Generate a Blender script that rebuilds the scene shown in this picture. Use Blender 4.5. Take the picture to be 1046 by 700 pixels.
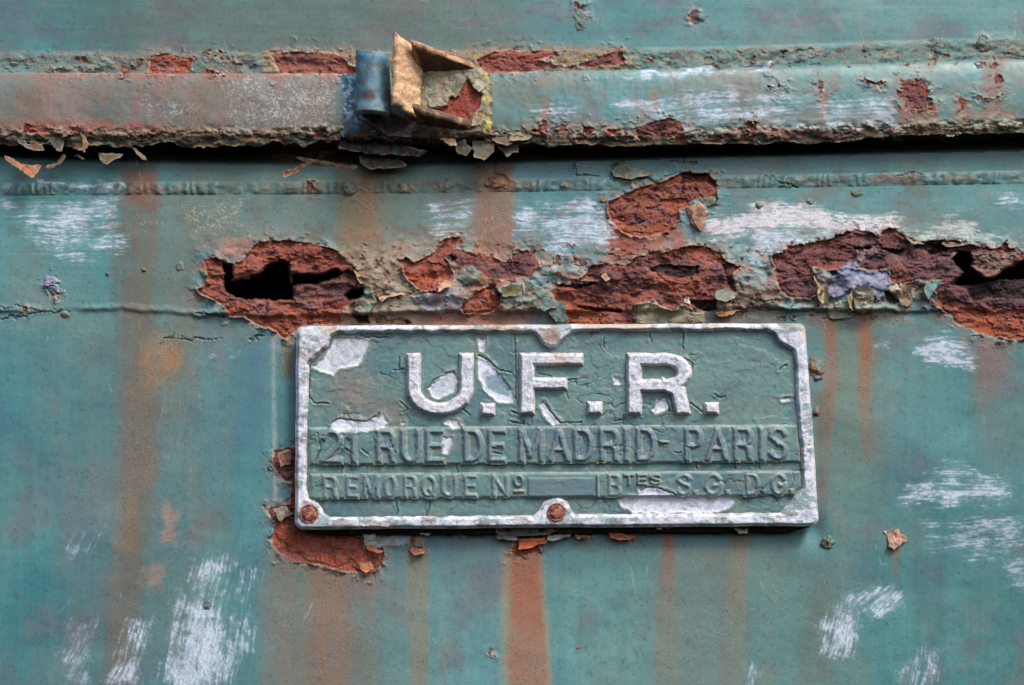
import bpy, math
import numpy as np
from mathutils import Matrix

for o in list(bpy.data.objects): bpy.data.objects.remove(o)
scene = bpy.context.scene
COLL = scene.collection
PX = 0.0005            # one unit of the working grid = half a millimetre
ZOFF = 1.6             # the seam of the trailer side is about eye height
F = 1550.0             # focal length and camera distance in grid units
# ------------------------------------------------------------------ camera
def camrot(p, y, r):
    p, y, r = map(math.radians, (p, y, r))
    cx, sx, cy, sy, cr, sr = math.cos(p), math.sin(p), math.cos(y), math.sin(y), math.cos(r), math.sin(r)
    Rr = np.array([[cr, 0, sr], [0, 1, 0], [-sr, 0, cr]])
    Rp = np.array([[1, 0, 0], [0, cx, -sx], [0, sx, cx]])
    Ry = np.array([[cy, -sy, 0], [sy, cy, 0], [0, 0, 1]])
    return Ry @ Rp @ Rr
RC = camrot(14, -3.5, 1)
cam_data = bpy.data.cameras.new('camera')
cam = bpy.data.objects.new('camera', cam_data); COLL.objects.link(cam)
r_, b_, u_ = RC[:, 0], -RC[:, 1], RC[:, 2]
cam.matrix_world = Matrix(((r_[0], u_[0], b_[0], 0), (r_[1], u_[1], b_[1], -F*PX), (r_[2], u_[2], b_[2], ZOFF), (0, 0, 0, 1)))
cam_data.sensor_width = 36; cam_data.sensor_fit = 'HORIZONTAL'; cam_data.lens = 36*F/1046
cam_data.clip_start = 0.01; cam_data.clip_end = 200
cam_data.dof.use_dof = True; cam_data.dof.focus_distance = 0.80; cam_data.dof.aperture_fstop = 9
scene.camera = cam
# ------------------------------------------------------------------ light
SUN = np.array([0.45, -0.52, 0.85]); SUN = SUN/np.linalg.norm(SUN)
world = bpy.data.worlds.new('World'); scene.world = world; world.use_nodes = True
wn = world.node_tree; wn.nodes.clear()
sky = wn.nodes.new('ShaderNodeTexSky'); sky.sky_type = 'NISHITA'; sky.sun_disc = False
sky.sun_elevation = math.asin(SUN[2]); sky.sun_rotation = math.atan2(SUN[0], SUN[1])
sky.air_density = 1.0; sky.dust_density = 4.0; sky.ozone_density = 1.0
bg = wn.nodes.new('ShaderNodeBackground'); bg.inputs[1].default_value = 0.122
wo = wn.nodes.new('ShaderNodeOutputWorld')
wn.links.new(sky.outputs[0], bg.inputs[0]); wn.links.new(bg.outputs[0], wo.inputs[0])
sd = bpy.data.lights.new('sun', 'SUN'); sd.energy = 2.1; sd.angle = math.radians(22); sd.color = (1, .97, .92)
sun = bpy.data.objects.new('sun', sd); COLL.objects.link(sun)
from mathutils import Vector
sun.rotation_euler = Vector(SUN).to_track_quat('Z', 'Y').to_euler(); sun.location = (1, -1.5, 3.5)
vs = scene.view_settings
scene.display_settings.display_device = 'sRGB'
vs.view_transform = 'Standard'; vs.look = 'None'; vs.exposure = 0.32; vs.gamma = 1; vs.use_curve_mapping = False

# ------------------------------------------------------------------ maths helpers
def at(u, v, h):
    """point of the panel (h = height out of the sheet) from grid coordinates"""
    u = np.asarray(u, float); v = np.asarray(v, float); h = np.asarray(h, float)
    a, b = u-523, 350-v
    dx = RC[0, 0]*a+RC[0, 1]*F+RC[0, 2]*b
    dy = RC[1, 0]*a+RC[1, 1]*F+RC[1, 2]*b
    dz = RC[2, 0]*a+RC[2, 1]*F+RC[2, 2]*b
    t = (F-h)/dy
    return np.stack([dx*t*PX, -h*PX+0*dx, dz*t*PX+ZOFF], -1)
_tab = {}
def vn(x, y, seed=0):
    if seed not in _tab: _tab[seed] = np.random.default_rng(seed+11).random((256, 256)).astype(np.float32)
    T = _tab[seed]
    xi = np.floor(x); yi = np.floor(y)
    fx = (x-xi).astype(np.float32); fy = (y-yi).astype(np.float32)
    xi = xi.astype(np.int64) & 255; yi = yi.astype(np.int64) & 255
    fx = fx*fx*(3-2*fx); fy = fy*fy*(3-2*fy)
    x1 = (xi+1) & 255; y1 = (yi+1) & 255
    a = T[yi, xi]; b = T[yi, x1]; c = T[y1, xi]; d = T[y1, x1]
    a = a+(b-a)*fx; c = c+(d-c)*fx
    return a+(c-a)*fy
def fbm(x, y, o=3, seed=0, g=.5):
    s = 0; w = 1; t = 0
    for k in range(o):
        a = .55+1.1*k; c_, s_ = math.cos(a)*2**k, math.sin(a)*2**k
        s = s+w*vn(x*c_-y*s_+17.3*k, x*s_+y*c_+5.1*k, seed+k); t += w; w *= g
    return s/t                                   # 0..1, mean .5
def ss(a, b, x):
    t = np.clip((x-a)/(b-a), 0, 1); return t*t*(3-2*t)
def lin(c):
    c = np.asarray(c, float)/255.
    return np.where(c <= .04045, c/12.92, ((c+.055)/1.055)**2.4)
def pl(u, pts):
    p = np.array(pts, float); return np.interp(u, p[:, 0], p[:, 1])
def sd_poly(U, V, P):
    P = np.asarray(P, float); n = len(P)
    d = np.full(U.shape, 1e9); inside = np.zeros(U.shape, bool)
    for i in range(n):
        ax, ay = P[i]; bx, by = P[(i+1) % n]
        ex, ey = bx-ax, by-ay; wx, wy = U-ax, V-ay
        t = np.clip((wx*ex+wy*ey)/(ex*ex+ey*ey+1e-9), 0, 1)
        d = np.minimum(d, (wx-ex*t)**2+(wy-ey*t)**2)
        c = ((ay <= V) & (by > V)) | ((by <= V) & (ay > V))
        if ey != 0: inside ^= c & (U < ax+(V-ay)/ey*ex)
    d = np.sqrt(d); return np.where(inside, -d, d)
def sd_line(U, V, P):
    d = np.full(U.shape, 1e9)
    for (ax, ay), (bx, by) in zip(P[:-1], P[1:]):
        ex, ey = bx-ax, by-ay
        t = np.clip(((U-ax)*ex+(V-ay)*ey)/(ex*ex+ey*ey+1e-9), 0, 1)
        d = np.minimum(d, np.hypot(U-ax-ex*t, V-ay-ey*t))
    return d
def Z(x0, y0, s, pts): return [(x0+x/s, y0+y/s) for x, y in pts]
def ZA(p): return Z(0, 0, 3.5, p)
def ZB(p): return Z(260, 0, 3.5, p)
def ZC(p): return Z(520, 0, 3.5, p)
def ZD(p): return Z(780, 0, 3.5, p)
def ZE(p): return Z(0, 170, 3.5, p)
def ZF(p): return Z(190, 190, 3.5, p)
def ZG(p): return Z(400, 160, 3.5, p)
def ZH(p): return Z(560, 160, 3.5, p)
def ZI(p): return Z(770, 190, 3.5, p)
def ZJ(p): return Z(290, 320, 3.874, p)
def ZK(p): return Z(550, 320, 3.487, p)
def ZL(p): return Z(290, 430, 3.874, p)
def ZM(p): return Z(550, 430, 3.487, p)
def ZN(p): return Z(0, 360, 2.06, p)
def ZO(p): return Z(250, 500, 2.989, p)
def ZQ(p): return Z(600, 360, 2.058, p)
def Z4(p): return Z(360, 230, 6.3625, p)
def Z5(p): return Z(840, 220, 5.078, p)
def Z6(p): return Z(260, 490, 5.23, p)
def Z7(p): return Z(460, 500, 4.755, p)
def ZX(p): return Z(330, 20, 5, p)
def ZY(p): return Z(0, 120, 6.973, p)
def ZW(p): return Z(270, 120, 6.5375, p)

# ------------------------------------------------------------------ materials (colour comes from the paint record of each piece)
def make_mat(name, r0=.42, r1=.92, grain=1600, bump=.35, spec=.45):
    m = bpy.data.materials.new(name); m.use_nodes = True
    nt = m.node_tree; N = nt.nodes; L = nt.links; N.clear()
    def nd(t, **k):
        n = N.new(t)
        for a, b in k.items(): setattr(n, a, b)
        return n
    out = nd('ShaderNodeOutputMaterial'); p = nd('ShaderNodeBsdfPrincipled')
    L.new(p.outputs[0], out.inputs[0])
    at_ = nd('ShaderNodeAttribute', attribute_name='paint'); tc = nd('ShaderNodeTexCoord')
    def noise(scale, detail, rough=.6):
        n = nd('ShaderNodeTexNoise'); n.inputs['Scale'].default_value = scale
        n.inputs['Detail'].default_value = detail; n.inputs['Roughness'].default_value = rough
        L.new(tc.outputs['Object'], n.inputs['Vector']); return n
    n1 = noise(grain, 3, .7); n2 = noise(260, 4, .6)
    def mr(src, a, b, c, d):
        n = nd('ShaderNodeMapRange'); L.new(src, n.inputs[0])
        for i, q in zip((1, 2, 3, 4), (a, b, c, d)):
            if hasattr(q, 'links'): L.new(q, n.inputs[i])
            else: n.inputs[i].default_value = q
        return n.outputs[0]
    lo = mr(at_.outputs['Alpha'], 0, 1, .88, .42); hi = mr(at_.outputs['Alpha'], 0, 1, 1.12, 1.85)
    f1 = mr(n1.outputs[0], .3, .7, lo, hi)
    f2 = mr(n2.outputs[0], .3, .7, .95, 1.05)
    mu = nd('ShaderNodeMath', operation='MULTIPLY'); L.new(f1, mu.inputs[0]); L.new(f2, mu.inputs[1])
    vm = nd('ShaderNodeVectorMath', operation='SCALE'); L.new(at_.outputs['Color'], vm.inputs[0]); L.new(mu.outputs[0], vm.inputs['Scale'])
    L.new(vm.outputs[0], p.inputs['Base Color'])
    rg = mr(at_.outputs['Alpha'], 0, 1, r0, r1)
    ra = nd('ShaderNodeMath', operation='ADD'); L.new(rg, ra.inputs[0]); L.new(mr(n2.outputs[0], .3, .7, -.07, .07), ra.inputs[1])
    L.new(ra.outputs[0], p.inputs['Roughness'])
    p.inputs['Specular IOR Level'].default_value = spec
    bp = nd('ShaderNodeBump'); bp.inputs['Distance'].default_value = .0006
    L.new(mr(at_.outputs['Alpha'], 0, 1, bump*.22, bump*2.2), bp.inputs['Strength'])
    L.new(n1.outputs[0], bp.inputs['Height']); L.new(bp.outputs[0], p.inputs['Normal'])
    return m
M_WALL = make_mat('weathered_painted_steel', .36, .92, 1700, .62)
M_SEAM = make_mat('painted_weld_metal', .45, .95, 1400, .5)
M_PLATE = make_mat('painted_cast_aluminium', .40, .8, 1500, .35)
M_ALU = make_mat('oxidised_aluminium', .38, .8, 1300, .6, .6)
M_FLAKE = make_mat('peeled_paint', .5, .95, 1500, .5)
M_BRACKET = make_mat('lichen_covered_steel', .45, .92, 1200, .7)
M_DARK = make_mat('dark_matte', .7, .95, 900, .4, .1)

# ------------------------------------------------------------------ mesh helpers
def put(name, verts, faces, rgba, mat, parent=None, smooth=None):
    me = bpy.data.meshes.new(name)
    nv, nf = len(verts), len(faces)
    me.vertices.add(nv); me.vertices.foreach_set('co', np.ascontiguousarray(verts, np.float32).ravel())
    faces = np.asarray(faces, np.int32); k = faces.shape[1]
    me.loops.add(nf*k); me.loops.foreach_set('vertex_index', faces.ravel())
    me.polygons.add(nf); me.polygons.foreach_set('loop_start', np.arange(0, nf*k, k, dtype=np.int32))
    me.update(calc_edges=True)
    if smooth is None: smooth = np.ones(nf, bool)
    me.polygons.foreach_set('use_smooth', smooth)
    a = me.attributes.new('paint', 'FLOAT_COLOR', 'POINT')
    a.data.foreach_set('color', np.ascontiguousarray(rgba, np.float32).ravel())
    me.materials.append(mat); me.update()
    o = bpy.data.objects.new(name, me); COLL.objects.link(o)
    if parent: o.parent = parent
    return o
def empty(name, loc, label, cat):
    o = bpy.data.objects.new(name, None); COLL.objects.link(o); o.location = loc
    o.empty_display_size = .02; o['label'] = label; o['category'] = cat
    bpy.context.view_layer.update()
    return o
def relief(name, parent, mat, bbox, s, sdf, top, bot, col, wallcol=None, back=False):
    """a raised piece with a free outline: top surface, its edge walls down to `bot` and optionally a back"""
    u0, v0, u1, v1 = bbox
    U, V = np.meshgrid(np.arange(u0-2*s, u1+2*s, s), np.arange(v0-2*s, v1+2*s, s))
    S = sdf(U, V); gy, gx = np.gradient(S, s); g = np.maximum(np.hypot(gx, gy), .3)
    near = (S > 0) & (S < 3*s)
    U = np.where(near, U-S*gx/g**2, U); V = np.where(near, V-S*gy/g**2, V)
    ins = S <= 0
    keep = (ins[:-1, :-1].astype(int)+ins[1:, :-1]+ins[:-1, 1:]+ins[1:, 1:]) >= 2
    S2 = np.minimum(S, 0)
    H = top(U, V, S2); C = col(U, V, S2); P = at(U, V, H)
    nr, nc = U.shape; idx = np.arange(nr*nc).reshape(nr, nc)
    a, b, c, d = idx[:-1, :-1], idx[:-1, 1:], idx[1:, 1:], idx[1:, :-1]
    top_f = np.stack([a[keep], d[keep], c[keep], b[keep]], 1)
    K = np.pad(keep, 1); k0 = K[1:-1, 1:-1]
    E = []
    for nb, p, q in ((K[:-2, 1:-1], b, a), (K[2:, 1:-1], d, c), (K[1:-1, :-2], a, d), (K[1:-1, 2:], c, b)):
        m = k0 & ~nb; E.append(np.stack([p[m], q[m]], 1))
    E = np.concatenate(E)
    Pf = P.reshape(-1, 3); Cf = C.reshape(-1, 4)
    B = bot(U, V).ravel() if callable(bot) else np.full(nr*nc, float(bot))
    used = np.unique(top_f); mp = np.full(nr*nc, -1); mp[used] = np.arange(len(used))
    n0 = len(used); e = np.unique(E); me_ = np.full(nr*nc, -1); me_[e] = np.arange(len(e)); n1 = len(e)
    low = Pf[e].copy(); low[:, 1] = -B[e]*PX
    wc = Cf[e] if wallcol is None else np.tile(wallcol, (n1, 1))
    verts = [Pf[used], Pf[e], low]; cols = [Cf[used], wc, wc]
    faces = [mp[top_f]]; sm = [np.ones(len(top_f), bool)]
    faces.append(np.stack([n0+me_[E[:, 1]], n0+me_[E[:, 0]], n0+n1+me_[E[:, 0]], n0+n1+me_[E[:, 1]]], 1)); sm.append(np.ones(len(E), bool))
    if back:
        bk = Pf[used].copy(); bk[:, 1] = -B[used]*PX; verts.append(bk)
        cols.append(Cf[used] if wallcol is None else np.tile(wallcol, (n0, 1)))
        faces.append(mp[top_f][:, ::-1]+n0+2*n1); sm.append(np.ones(len(top_f), bool))
    return put(name, np.concatenate(verts), np.concatenate(faces), np.concatenate(cols), mat, parent, np.concatenate(sm))
def rgba(c, a, shape):
    out = np.empty(shape+(4,)); out[..., :3] = c; out[..., 3] = a; return out
def mixc(C, c, m):
    C += (lin(c)-C)*m[..., None]

# ================================================================== THE TRAILER SIDE (one dense sheet record, cut into its parts)
def axis(lo, hi, fine, seg):
    x = [lo]
    while x[-1] < hi:
        p = x[-1]; st = fine
        for a, b, q in seg:
            if a <= p < b: st = q
        out_ = max(seg[0][0]-p, p-seg[-1][1], 0)
        if out_ > 0: st = fine+min(out_*.09, 14)
        x.append(p+st)
    return np.array(x)
ua = axis(-330, 1380, .95, [(-14, 1062, .95)])
va = axis(-260, 960, .95, [(-12, 40, 1.1), (40, 345, .78), (345, 712, 1.05)])
U, V = np.meshgrid(ua, va)
print('grid', U.shape, U.size)
nz = lambda sx, sy, o=3, seed=0, g=.5: fbm(U/sx, V/sy, o, seed, g)
def sub(P, pad):
    P = np.asarray(P, float)
    i0, i1 = np.searchsorted(va, [P[:, 1].min()-pad, P[:, 1].max()+pad]); j0, j1 = np.searchsorted(ua, [P[:, 0].min()-pad, P[:, 0].max()+pad])
    return slice(i0, max(i1, i0+1)), slice(j0, max(j1, j0+1))
# ragged edges: every outline is looked up through this wobble
WU = (nz(10, 8, 5, 31, .68)-.5)*11; WV = (nz(10, 8, 5, 41, .68)-.5)*11
def sdp(P, pad=30, w=1.0):
    sl = sub(P, pad); return sl, sd_poly(U[sl]+WU[sl]*w, V[sl]+WV[sl]*w, P)
N1 = nz(160, 110, 4, 1); N2 = nz(38, 30, 4, 2); N3 = nz(9, 9, 3, 3); N4 = nz(2.2, 2.2, 2, 4); NV = nz(9, 160, 3, 5); NH = nz(120, 3, 3, 6)

vt = pl(ua, [(-400, 75), (0, 75), (400, 76), (520, 74), (640, 72), (790, 69.5), (1046, 60.5), (1400, 50)])[None, :]
vb = pl(ua, [(-400, 143), (0, 142), (270, 143), (345, 139), (500, 144), (640, 146), (790, 142), (1046, 134), (1400, 122)])[None, :]
vg = pl(ua, [(-400, 160), (0, 161), (100, 166), (400, 171), (520, 167), (700, 162), (1046, 154), (1400, 143)])[None, :]
vw = pl(ua, [(-400, 194), (0, 193), (300, 192), (560, 189), (1046, 181), (1400, 174)])[None, :]
vl = pl(ua, [(-400, 318), (0, 318), (130, 317), (210, 323), (400, 321), (560, 318), (800, 316), (900, 318), (1400, 318)])[None, :]
lip = vb+(nz(6, 40, 3, 50, .7)[0][None, :]-.5)*9 if False else vb+(fbm(ua/7, ua*0+3, 3, 50, .7)[None, :]-.5)*9

# ---------- heights
H = (N1-.5)*5+(N2-.5)*.9+(N3-.5)*.12
seamU = ss(-24, -17, V-vt)*(V < vt)
H += seamU*(1.6+(nz(14, 8, 4, 60, .55)-.5)*5.5*(.35+.9*ss(.4, .6, nz(50, 60, 2, 55))))
t = np.clip((V-vt)/(lip-vt), 0, 1)
rail = (V >= vt) & (V < lip)
prof = 20+6*np.sqrt(np.clip(1-(1-t*1.1)**6, 0, 1))-4*ss(.9, 1.02, t)+1.2*np.sin(t*math.pi)
prof = prof+ss(.74, .95, t)*(nz(9, 6, 5, 61, .65)-.5)*12
H = np.where(rail, prof+(N2-.5)*2.2+(N3-.5)*.5, H)
gap = (V >= lip) & (V < vg); tg = np.clip((V-lip)/(vg-lip), 0, 1)
H = np.where(gap, 17*(1-ss(.0, .55, tg))-5*ss(0, .4, tg)*(1-ss(.8, 1, tg))+(nz(14, 4, 3, 62)-.5)*5, H)
low = V >= vg
H = np.where(low, H+3.2*(1-ss(8, 300, V-vg)*0), H)
dw = (V-vw)/6.5
rip = .5+.5*np.cos(2*math.pi*(U+.25*(V-vw)+40*(nz(30, 60, 3, 57)-.5))/11)
wstr = .45+.8*nz(60, 400, 2, 63)
H += np.clip(1-dw*dw, 0, 1)**.6*(.8+1.8*rip*wstr*ss(.35, .6, nz(30, 60, 2, 59))+(nz(8, 6, 4, 58)-.5)*2.6)
# lower lap joint: the strip above stands proud of the sheet below
lapn = (fbm(ua/16, ua*0+9, 3, 64, .6)[None, :]-.5)*7
dl = V-(vl+lapn)
lapm = 1-ss(900, 940, U)
H -= (.7+2.5*ss(190, 240, U))*ss(-2.4, 2.6, dl)*low
H += (1.2+3.2*nz(9, 6, 3, 65))*np.exp(-((dl+3)/3.2)**2)*(.2+.8*ss(.45, .62, nz(50, 300, 2, 66)))*lapm*low*(.45+.55*ss(190, 240, U))
# swollen corroded strip
sw = np.exp(-((V-285)/32)**2)*ss(180, 240, U)*low
H += sw*(2.5+(nz(17, 12, 3, 67)-.45)*11)
for (cu, cv, ru, rv, a) in ((392, 285, 26, 26, 6), (455, 300, 25, 18, 4), (520, 300, 22, 16, 4), (765, 290, 28, 22, 5), (660, 285, 60, 18, 3), (880, 300, 40, 20, 5)):
    H += a*np.exp(-((U-cu)/ru)**2-((V-cv)/rv)**2)*(.6+.8*nz(10, 8, 3, 68))

H -= 5*np.exp(-((V-540)/16)**2)*ss(285, 310, U)*ss(850, 825, U)
# ---------- paint colour
C = np.empty(U.shape+(3,)); C[:] = lin((101, 150, 149))
mixc(C, (70, 122, 130), ss(.35, .7, N1)*.6)
mixc(C, (50, 112, 122), ss(330, 420, V)*(1-ss(120, 420, U))*.42)
mixc(C, (118, 162, 154), ss(545, 570, V)*ss(545, 600, U)*(1-ss(700, 860, U))*.6); mixc(C, (112, 162, 166), ss(540, 575, V)*ss(385, 440, U)*(1-ss(500, 550, U))*.6)
mixc(C, (92, 142, 138), ss(.45, .8, nz(210, 150, 3, 70))*.5)
mixc(C, (70, 126, 122), ss(700, 1000, U)*(.3+.3*ss(330, 600, V)))
mixc(C, (112, 135, 128), ss(.5, .8, nz(70, 200, 4, 71))*.35*(V > 165))
mixc(C, (70, 100, 118), ss(.55, .75, nz(45, 45, 4, 72))*.3)
mixc(C, (104, 116, 104), (V < 60)*ss(0, 150, U)*(1-ss(480, 600, U))*.75)
mixc(C, (62, 104, 104), (V < 60)*(1-ss(60, 220, U))*.5)
mixc(C, (110, 96, 110), (V < 60)*ss(.55, .7, nz(34, 12, 4, 73))*.4)
mixc(C, (122, 110, 118), ss(.60, .74, nz(30, 44, 4, 74))*.35*(V > 330))
mixc(C, (40, 70, 100), ss(.80, .90, nz(3.4, 3.4, 2, 76))*.5*(nz(50, 50, 2, 77) > .58))
C *= (1+.16*(nz(70, 1.3, 2, 52)-.5)*(V < 345)+.12*(nz(1.6, 60, 2, 53)-.5)*(V > 345)+.16*(nz(2.0, 2.0, 2, 54)-.5))[..., None]
mixc(C, (126, 116, 104), ss(.50, .74, nz(44, 90, 5, 78, .6))*.26)
mixc(C, (96, 150, 150), ss(.52, .72, nz(60, 40, 5, 79, .6))*.35)
mixc(C, (150, 104, 84), ss(.66, .78, nz(20, 26, 5, 88, .62))*.25*(V > 60)*(V < 345))
C *= (1+.10*(NV-.5)*2*(V > 330)+.08*(NH-.5)*2*(V < 330))[..., None]
A = np.zeros(U.shape)+.06*N2

SW = nz(30, 170, 3, 86, .45)*.85+.15*nz(4, 150, 3, 84); SB = nz(16, 34, 5, 87, .65)
def stain(P, col, a, soft=8, w=.6, streaky=.5, down=0.):
    P = np.asarray(P, float); sl, S = sdp(P, soft*4+10, w)
    S = S+(SW[sl]-.5)*min(soft*2.2, 22); m = ss(soft, -soft, S)*a*(1-streaky+streaky*2*np.clip(NV[sl]-.12, 0, 1))*(.62+.76*SB[sl])
    if down:
        vv = V[sl]; m = m*(1-down*np.clip((vv-P[:, 1].min())/(P[:, 1].max()-P[:, 1].min()), 0, 1))
    c = C[sl]; c += (lin(col)-c)*np.clip(m, 0, 1)[..., None]
    A[sl] += .25*np.clip(m, 0, 1)
def scratch(P, a=.9, ang=0, thr=.5, sa=34, sc=1.5, soft=10, seed=80, col=(206, 218, 230)):
    sl, S = sdp(P, soft+8, 1.6)
    ca, sa_ = math.cos(math.radians(ang)), math.sin(math.radians(ang))
    u, v = U[sl], V[sl]
    s_, c_ = u*ca+v*sa_, -u*sa_+v*ca
    c_ = c_+(fbm(u/40, v/40, 2, seed+7)-.5)*7
    n = fbm(s_/sa, c_/sc, 3, seed, .6)*.62+fbm(u/4, v/2.5, 2, seed+5)*.38
    st = fbm(s_/(sa*2.2), c_/(sc*.75), 2, seed+9)
    q_ = n*.6+st*.4-.22*ss(-soft, soft*.6, S)
    fine = fbm(s_/5, c_/1.1, 3, seed+11, .6); patch = fbm(u/22, v/15, 3, seed+12)
    q_ = q_+(patch-.5)*.46+(fine-.5)*.18
    m = (ss(thr-.03, thr+.13, q_)*(.35+1.1*ss(.32, .62, fine))*.72+.30*ss(thr-.20, thr+.02, q_)*(.5+fine))*ss(soft, -2, S)*a*(.40+.75*patch)
    c = C[sl]; c += (lin(col)-c)*np.clip(m, 0, 1)[..., None]
    H[sl] -= .12*m; A[sl] += .15*m
def speckle(P, a=.8, thr=.62, sc=2.2, col=(190, 195, 190), soft=14, seed=90):
    sl, S = sdp(P, soft+4, 2)
    n = fbm(U[sl]/(sc*.8), V[sl]/(sc*.8), 3, seed, .7)+.22*(fbm(U[sl]/14, V[sl]/14, 3, seed+3)-.5)+.02
    m = ss(thr, thr+.16, n-.25*ss(-soft, soft*.5, S))*ss(soft, -2, S)*a
    c = C[sl]; c += (lin(col)-c)*m[..., None]; A[sl] += .2*m
def box(u0, v0, u1, v1): return [(u0, v0), (u1, v0), (u1, v1), (u0, v1)]

# --- stains
stain([(118, 160), (160, 160), (160, 340), (158, 500), (138, 700), (126, 960), (90, 960), (104, 700), (128, 500), (118, 340)], (108, 92, 78), .74, 11, .8, .4)
stain([(140, 190), (205, 190), (215, 330), (175, 430), (165, 330), (140, 330)], (120, 112, 92), .5, 18)
stain(box(126, 175, 158, 210), (150, 88, 66), .55, 8)
stain(ZE([(560, 590), (620, 640), (640, 700), (500, 700)]), (176, 128, 86), .6, 9)
stain(ZN([(320, 5), (365, 10), (350, 70), (300, 80)]), (178, 122, 78), .7, 9, 1.8)
stain(ZN([(250, 60), (340, 60), (340, 250), (300, 300), (240, 300)]), (128, 110, 96), .5, 10)
stain(ZN([(340, 320), (375, 330), (370, 400), (345, 395)]), (196, 150, 128), .6, 7, 2.2)
stain(ZN([(300, 450), (345, 455), (335, 500), (310, 500)]), (190, 148, 128), .6, 7, 2.2)
stain(ZN([(240, 280), (290, 290), (285, 420), (245, 420)]), (156, 108, 76), .35, 8)
stain(ZN([(130, 240), (230, 240), (230, 330), (150, 440), (130, 320)]), (120, 116, 128), .35, 16)
stain([(342, 168), (396, 168), (400, 330), (338, 330)], (142, 118, 84), .72, 11, .6, .35)
stain([(366, 172), (386, 172), (388, 250), (366, 250)], (176, 112, 78), .55, 6)
stain([(482, 165), (526, 165), (524, 330), (484, 330)], (160, 96, 76), .80, 6, .5, .3)
stain([(395, 240), (540, 240), (545, 330), (350, 335), (350, 262)], (150, 128, 106), .55, 14)
stain([(624, 215), (690, 225), (700, 262), (620, 265)], (150, 78, 60), .85, 6)
stain(box(340, 318, 545, 336), (168, 116, 92), .8, 6, .6, .2)
stain(box(560, 318, 800, 336), (140, 108, 90), .55, 8)
stain([(360, 245), (420, 262), (440, 330), (350, 330), (345, 262)], (162, 152, 128), .62, 9, .7, .1)
stain(ZF([(130, 170), (240, 180), (230, 230), (170, 270), (120, 250)]), (186, 128, 108), .7, 6, .7, .1)
stain(ZF([(330, 500), (395, 530), (395, 700), (330, 700)]), (118, 116, 98), .8, 5)
stain([(277, 338), (282, 338), (284, 500), (280, 520), (276, 420)], (158, 172, 172), .75, 2.2, .25, 0)
stain([(240, 345), (276, 345), (276, 470), (236, 460)], (62, 112, 132), .5, 10)
# drips below the plate
stain([(276, 560), (386, 570), (388, 700), (385, 960), (270, 960), (274, 700)], (124, 116, 102), .74, 12, .6, .35)
stain([(318, 575), (362, 580), (356, 960), (306, 960)], (146, 100, 84), .55, 9)
stain([(370, 570), (384, 570), (384, 640), (368, 640)], (160, 100, 84), .5, 5, .4, .4, .7)
stain([(418, 555), (440, 555), (438, 700), (434, 960), (416, 960)], (140, 124, 96), .62, 6, .3, .3, .4)
stain([(512, 556), (552, 556), (562, 640), (566, 700), (560, 800), (522, 800), (514, 680)], (186, 150, 104), .55, 6, .3, .2, .3)
stain([(519, 556), (552, 556), (557, 640), (561, 690), (556, 760), (526, 760), (518, 680)], (156, 100, 78), .86, 4, .35, .35, .5)
stain([(674, 545), (690, 545), (694, 640), (698, 780), (668, 780)], (150, 104, 80), .60, 6, .3, .3, .5)
stain([(678, 545), (686, 545), (688, 600), (677, 600)], (166, 86, 52), .6, 3, .3, .3, .5)
stain([(744, 548), (762, 548), (766, 640), (762, 740), (744, 740)], (160, 122, 84), .55, 5, .3, .3, .6)
stain(box(640, 560, 860, 960), (112, 130, 118), .5, 22, .6, .6)
stain(box(700, 560, 745, 960), (120, 108, 104), .4, 10, .6, .6)
stain([(70, 330), (240, 330), (220, 700), (60, 700)], (120, 118, 104), .35, 24)
stain([(268, 570), (470, 570), (480, 800), (250, 800)], (130, 128, 112), .3, 18, .6, .7)
stain([(838, 325), (906, 325), (902, 420), (880, 560), (846, 560)], (122, 116, 84), .6, 14, .8, .6, .6)
stain([(872, 318), (892, 318), (892, 360), (889, 470), (880, 470)], (158, 88, 52), .75, 4, .5, .4, .8)
stain([(840, 322), (856, 322), (854, 400), (846, 470)], (158, 88, 56), .7, 5, .3, .3, .6)
stain([(985, 345), (1030, 345), (1035, 400), (1000, 420)], (140, 92, 76), .7, 10, .6, .5, .6)
stain([(830, 400), (846, 400), (846, 540), (836, 560)], (110, 92, 70), .55, 5)
stain([(895, 260), (940, 260), (940, 345), (905, 345)], (120, 150, 146), .5, 8)
stain([(908, 555), (920, 555), (918, 600), (912, 600)], (130, 92, 78), .7, 3, .3, .3, .7)
stain(ZQ([(450, 430), (520, 420), (520, 700), (450, 700)]), (100, 98, 84), .45, 14)
stain(ZQ([(820, 20), (918, 20), (918, 200), (860, 240), (820, 160)]), (112, 104, 98), .45, 16)
stain(ZH([(650, 380), (740, 380), (790, 440), (800, 520), (690, 560), (640, 500)]), (132, 142, 134), .75, 8)
stain(ZI([(0, 330), (60, 330), (70, 430), (0, 430)]), (128, 138, 132), .6, 8)
stain(ZI([(190, 440), (560, 420), (560, 490), (190, 490)]), (158, 132, 104), .6, 7)
stain(box(340, 530, 372, 543), (182, 190, 190), .0, 4)
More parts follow.
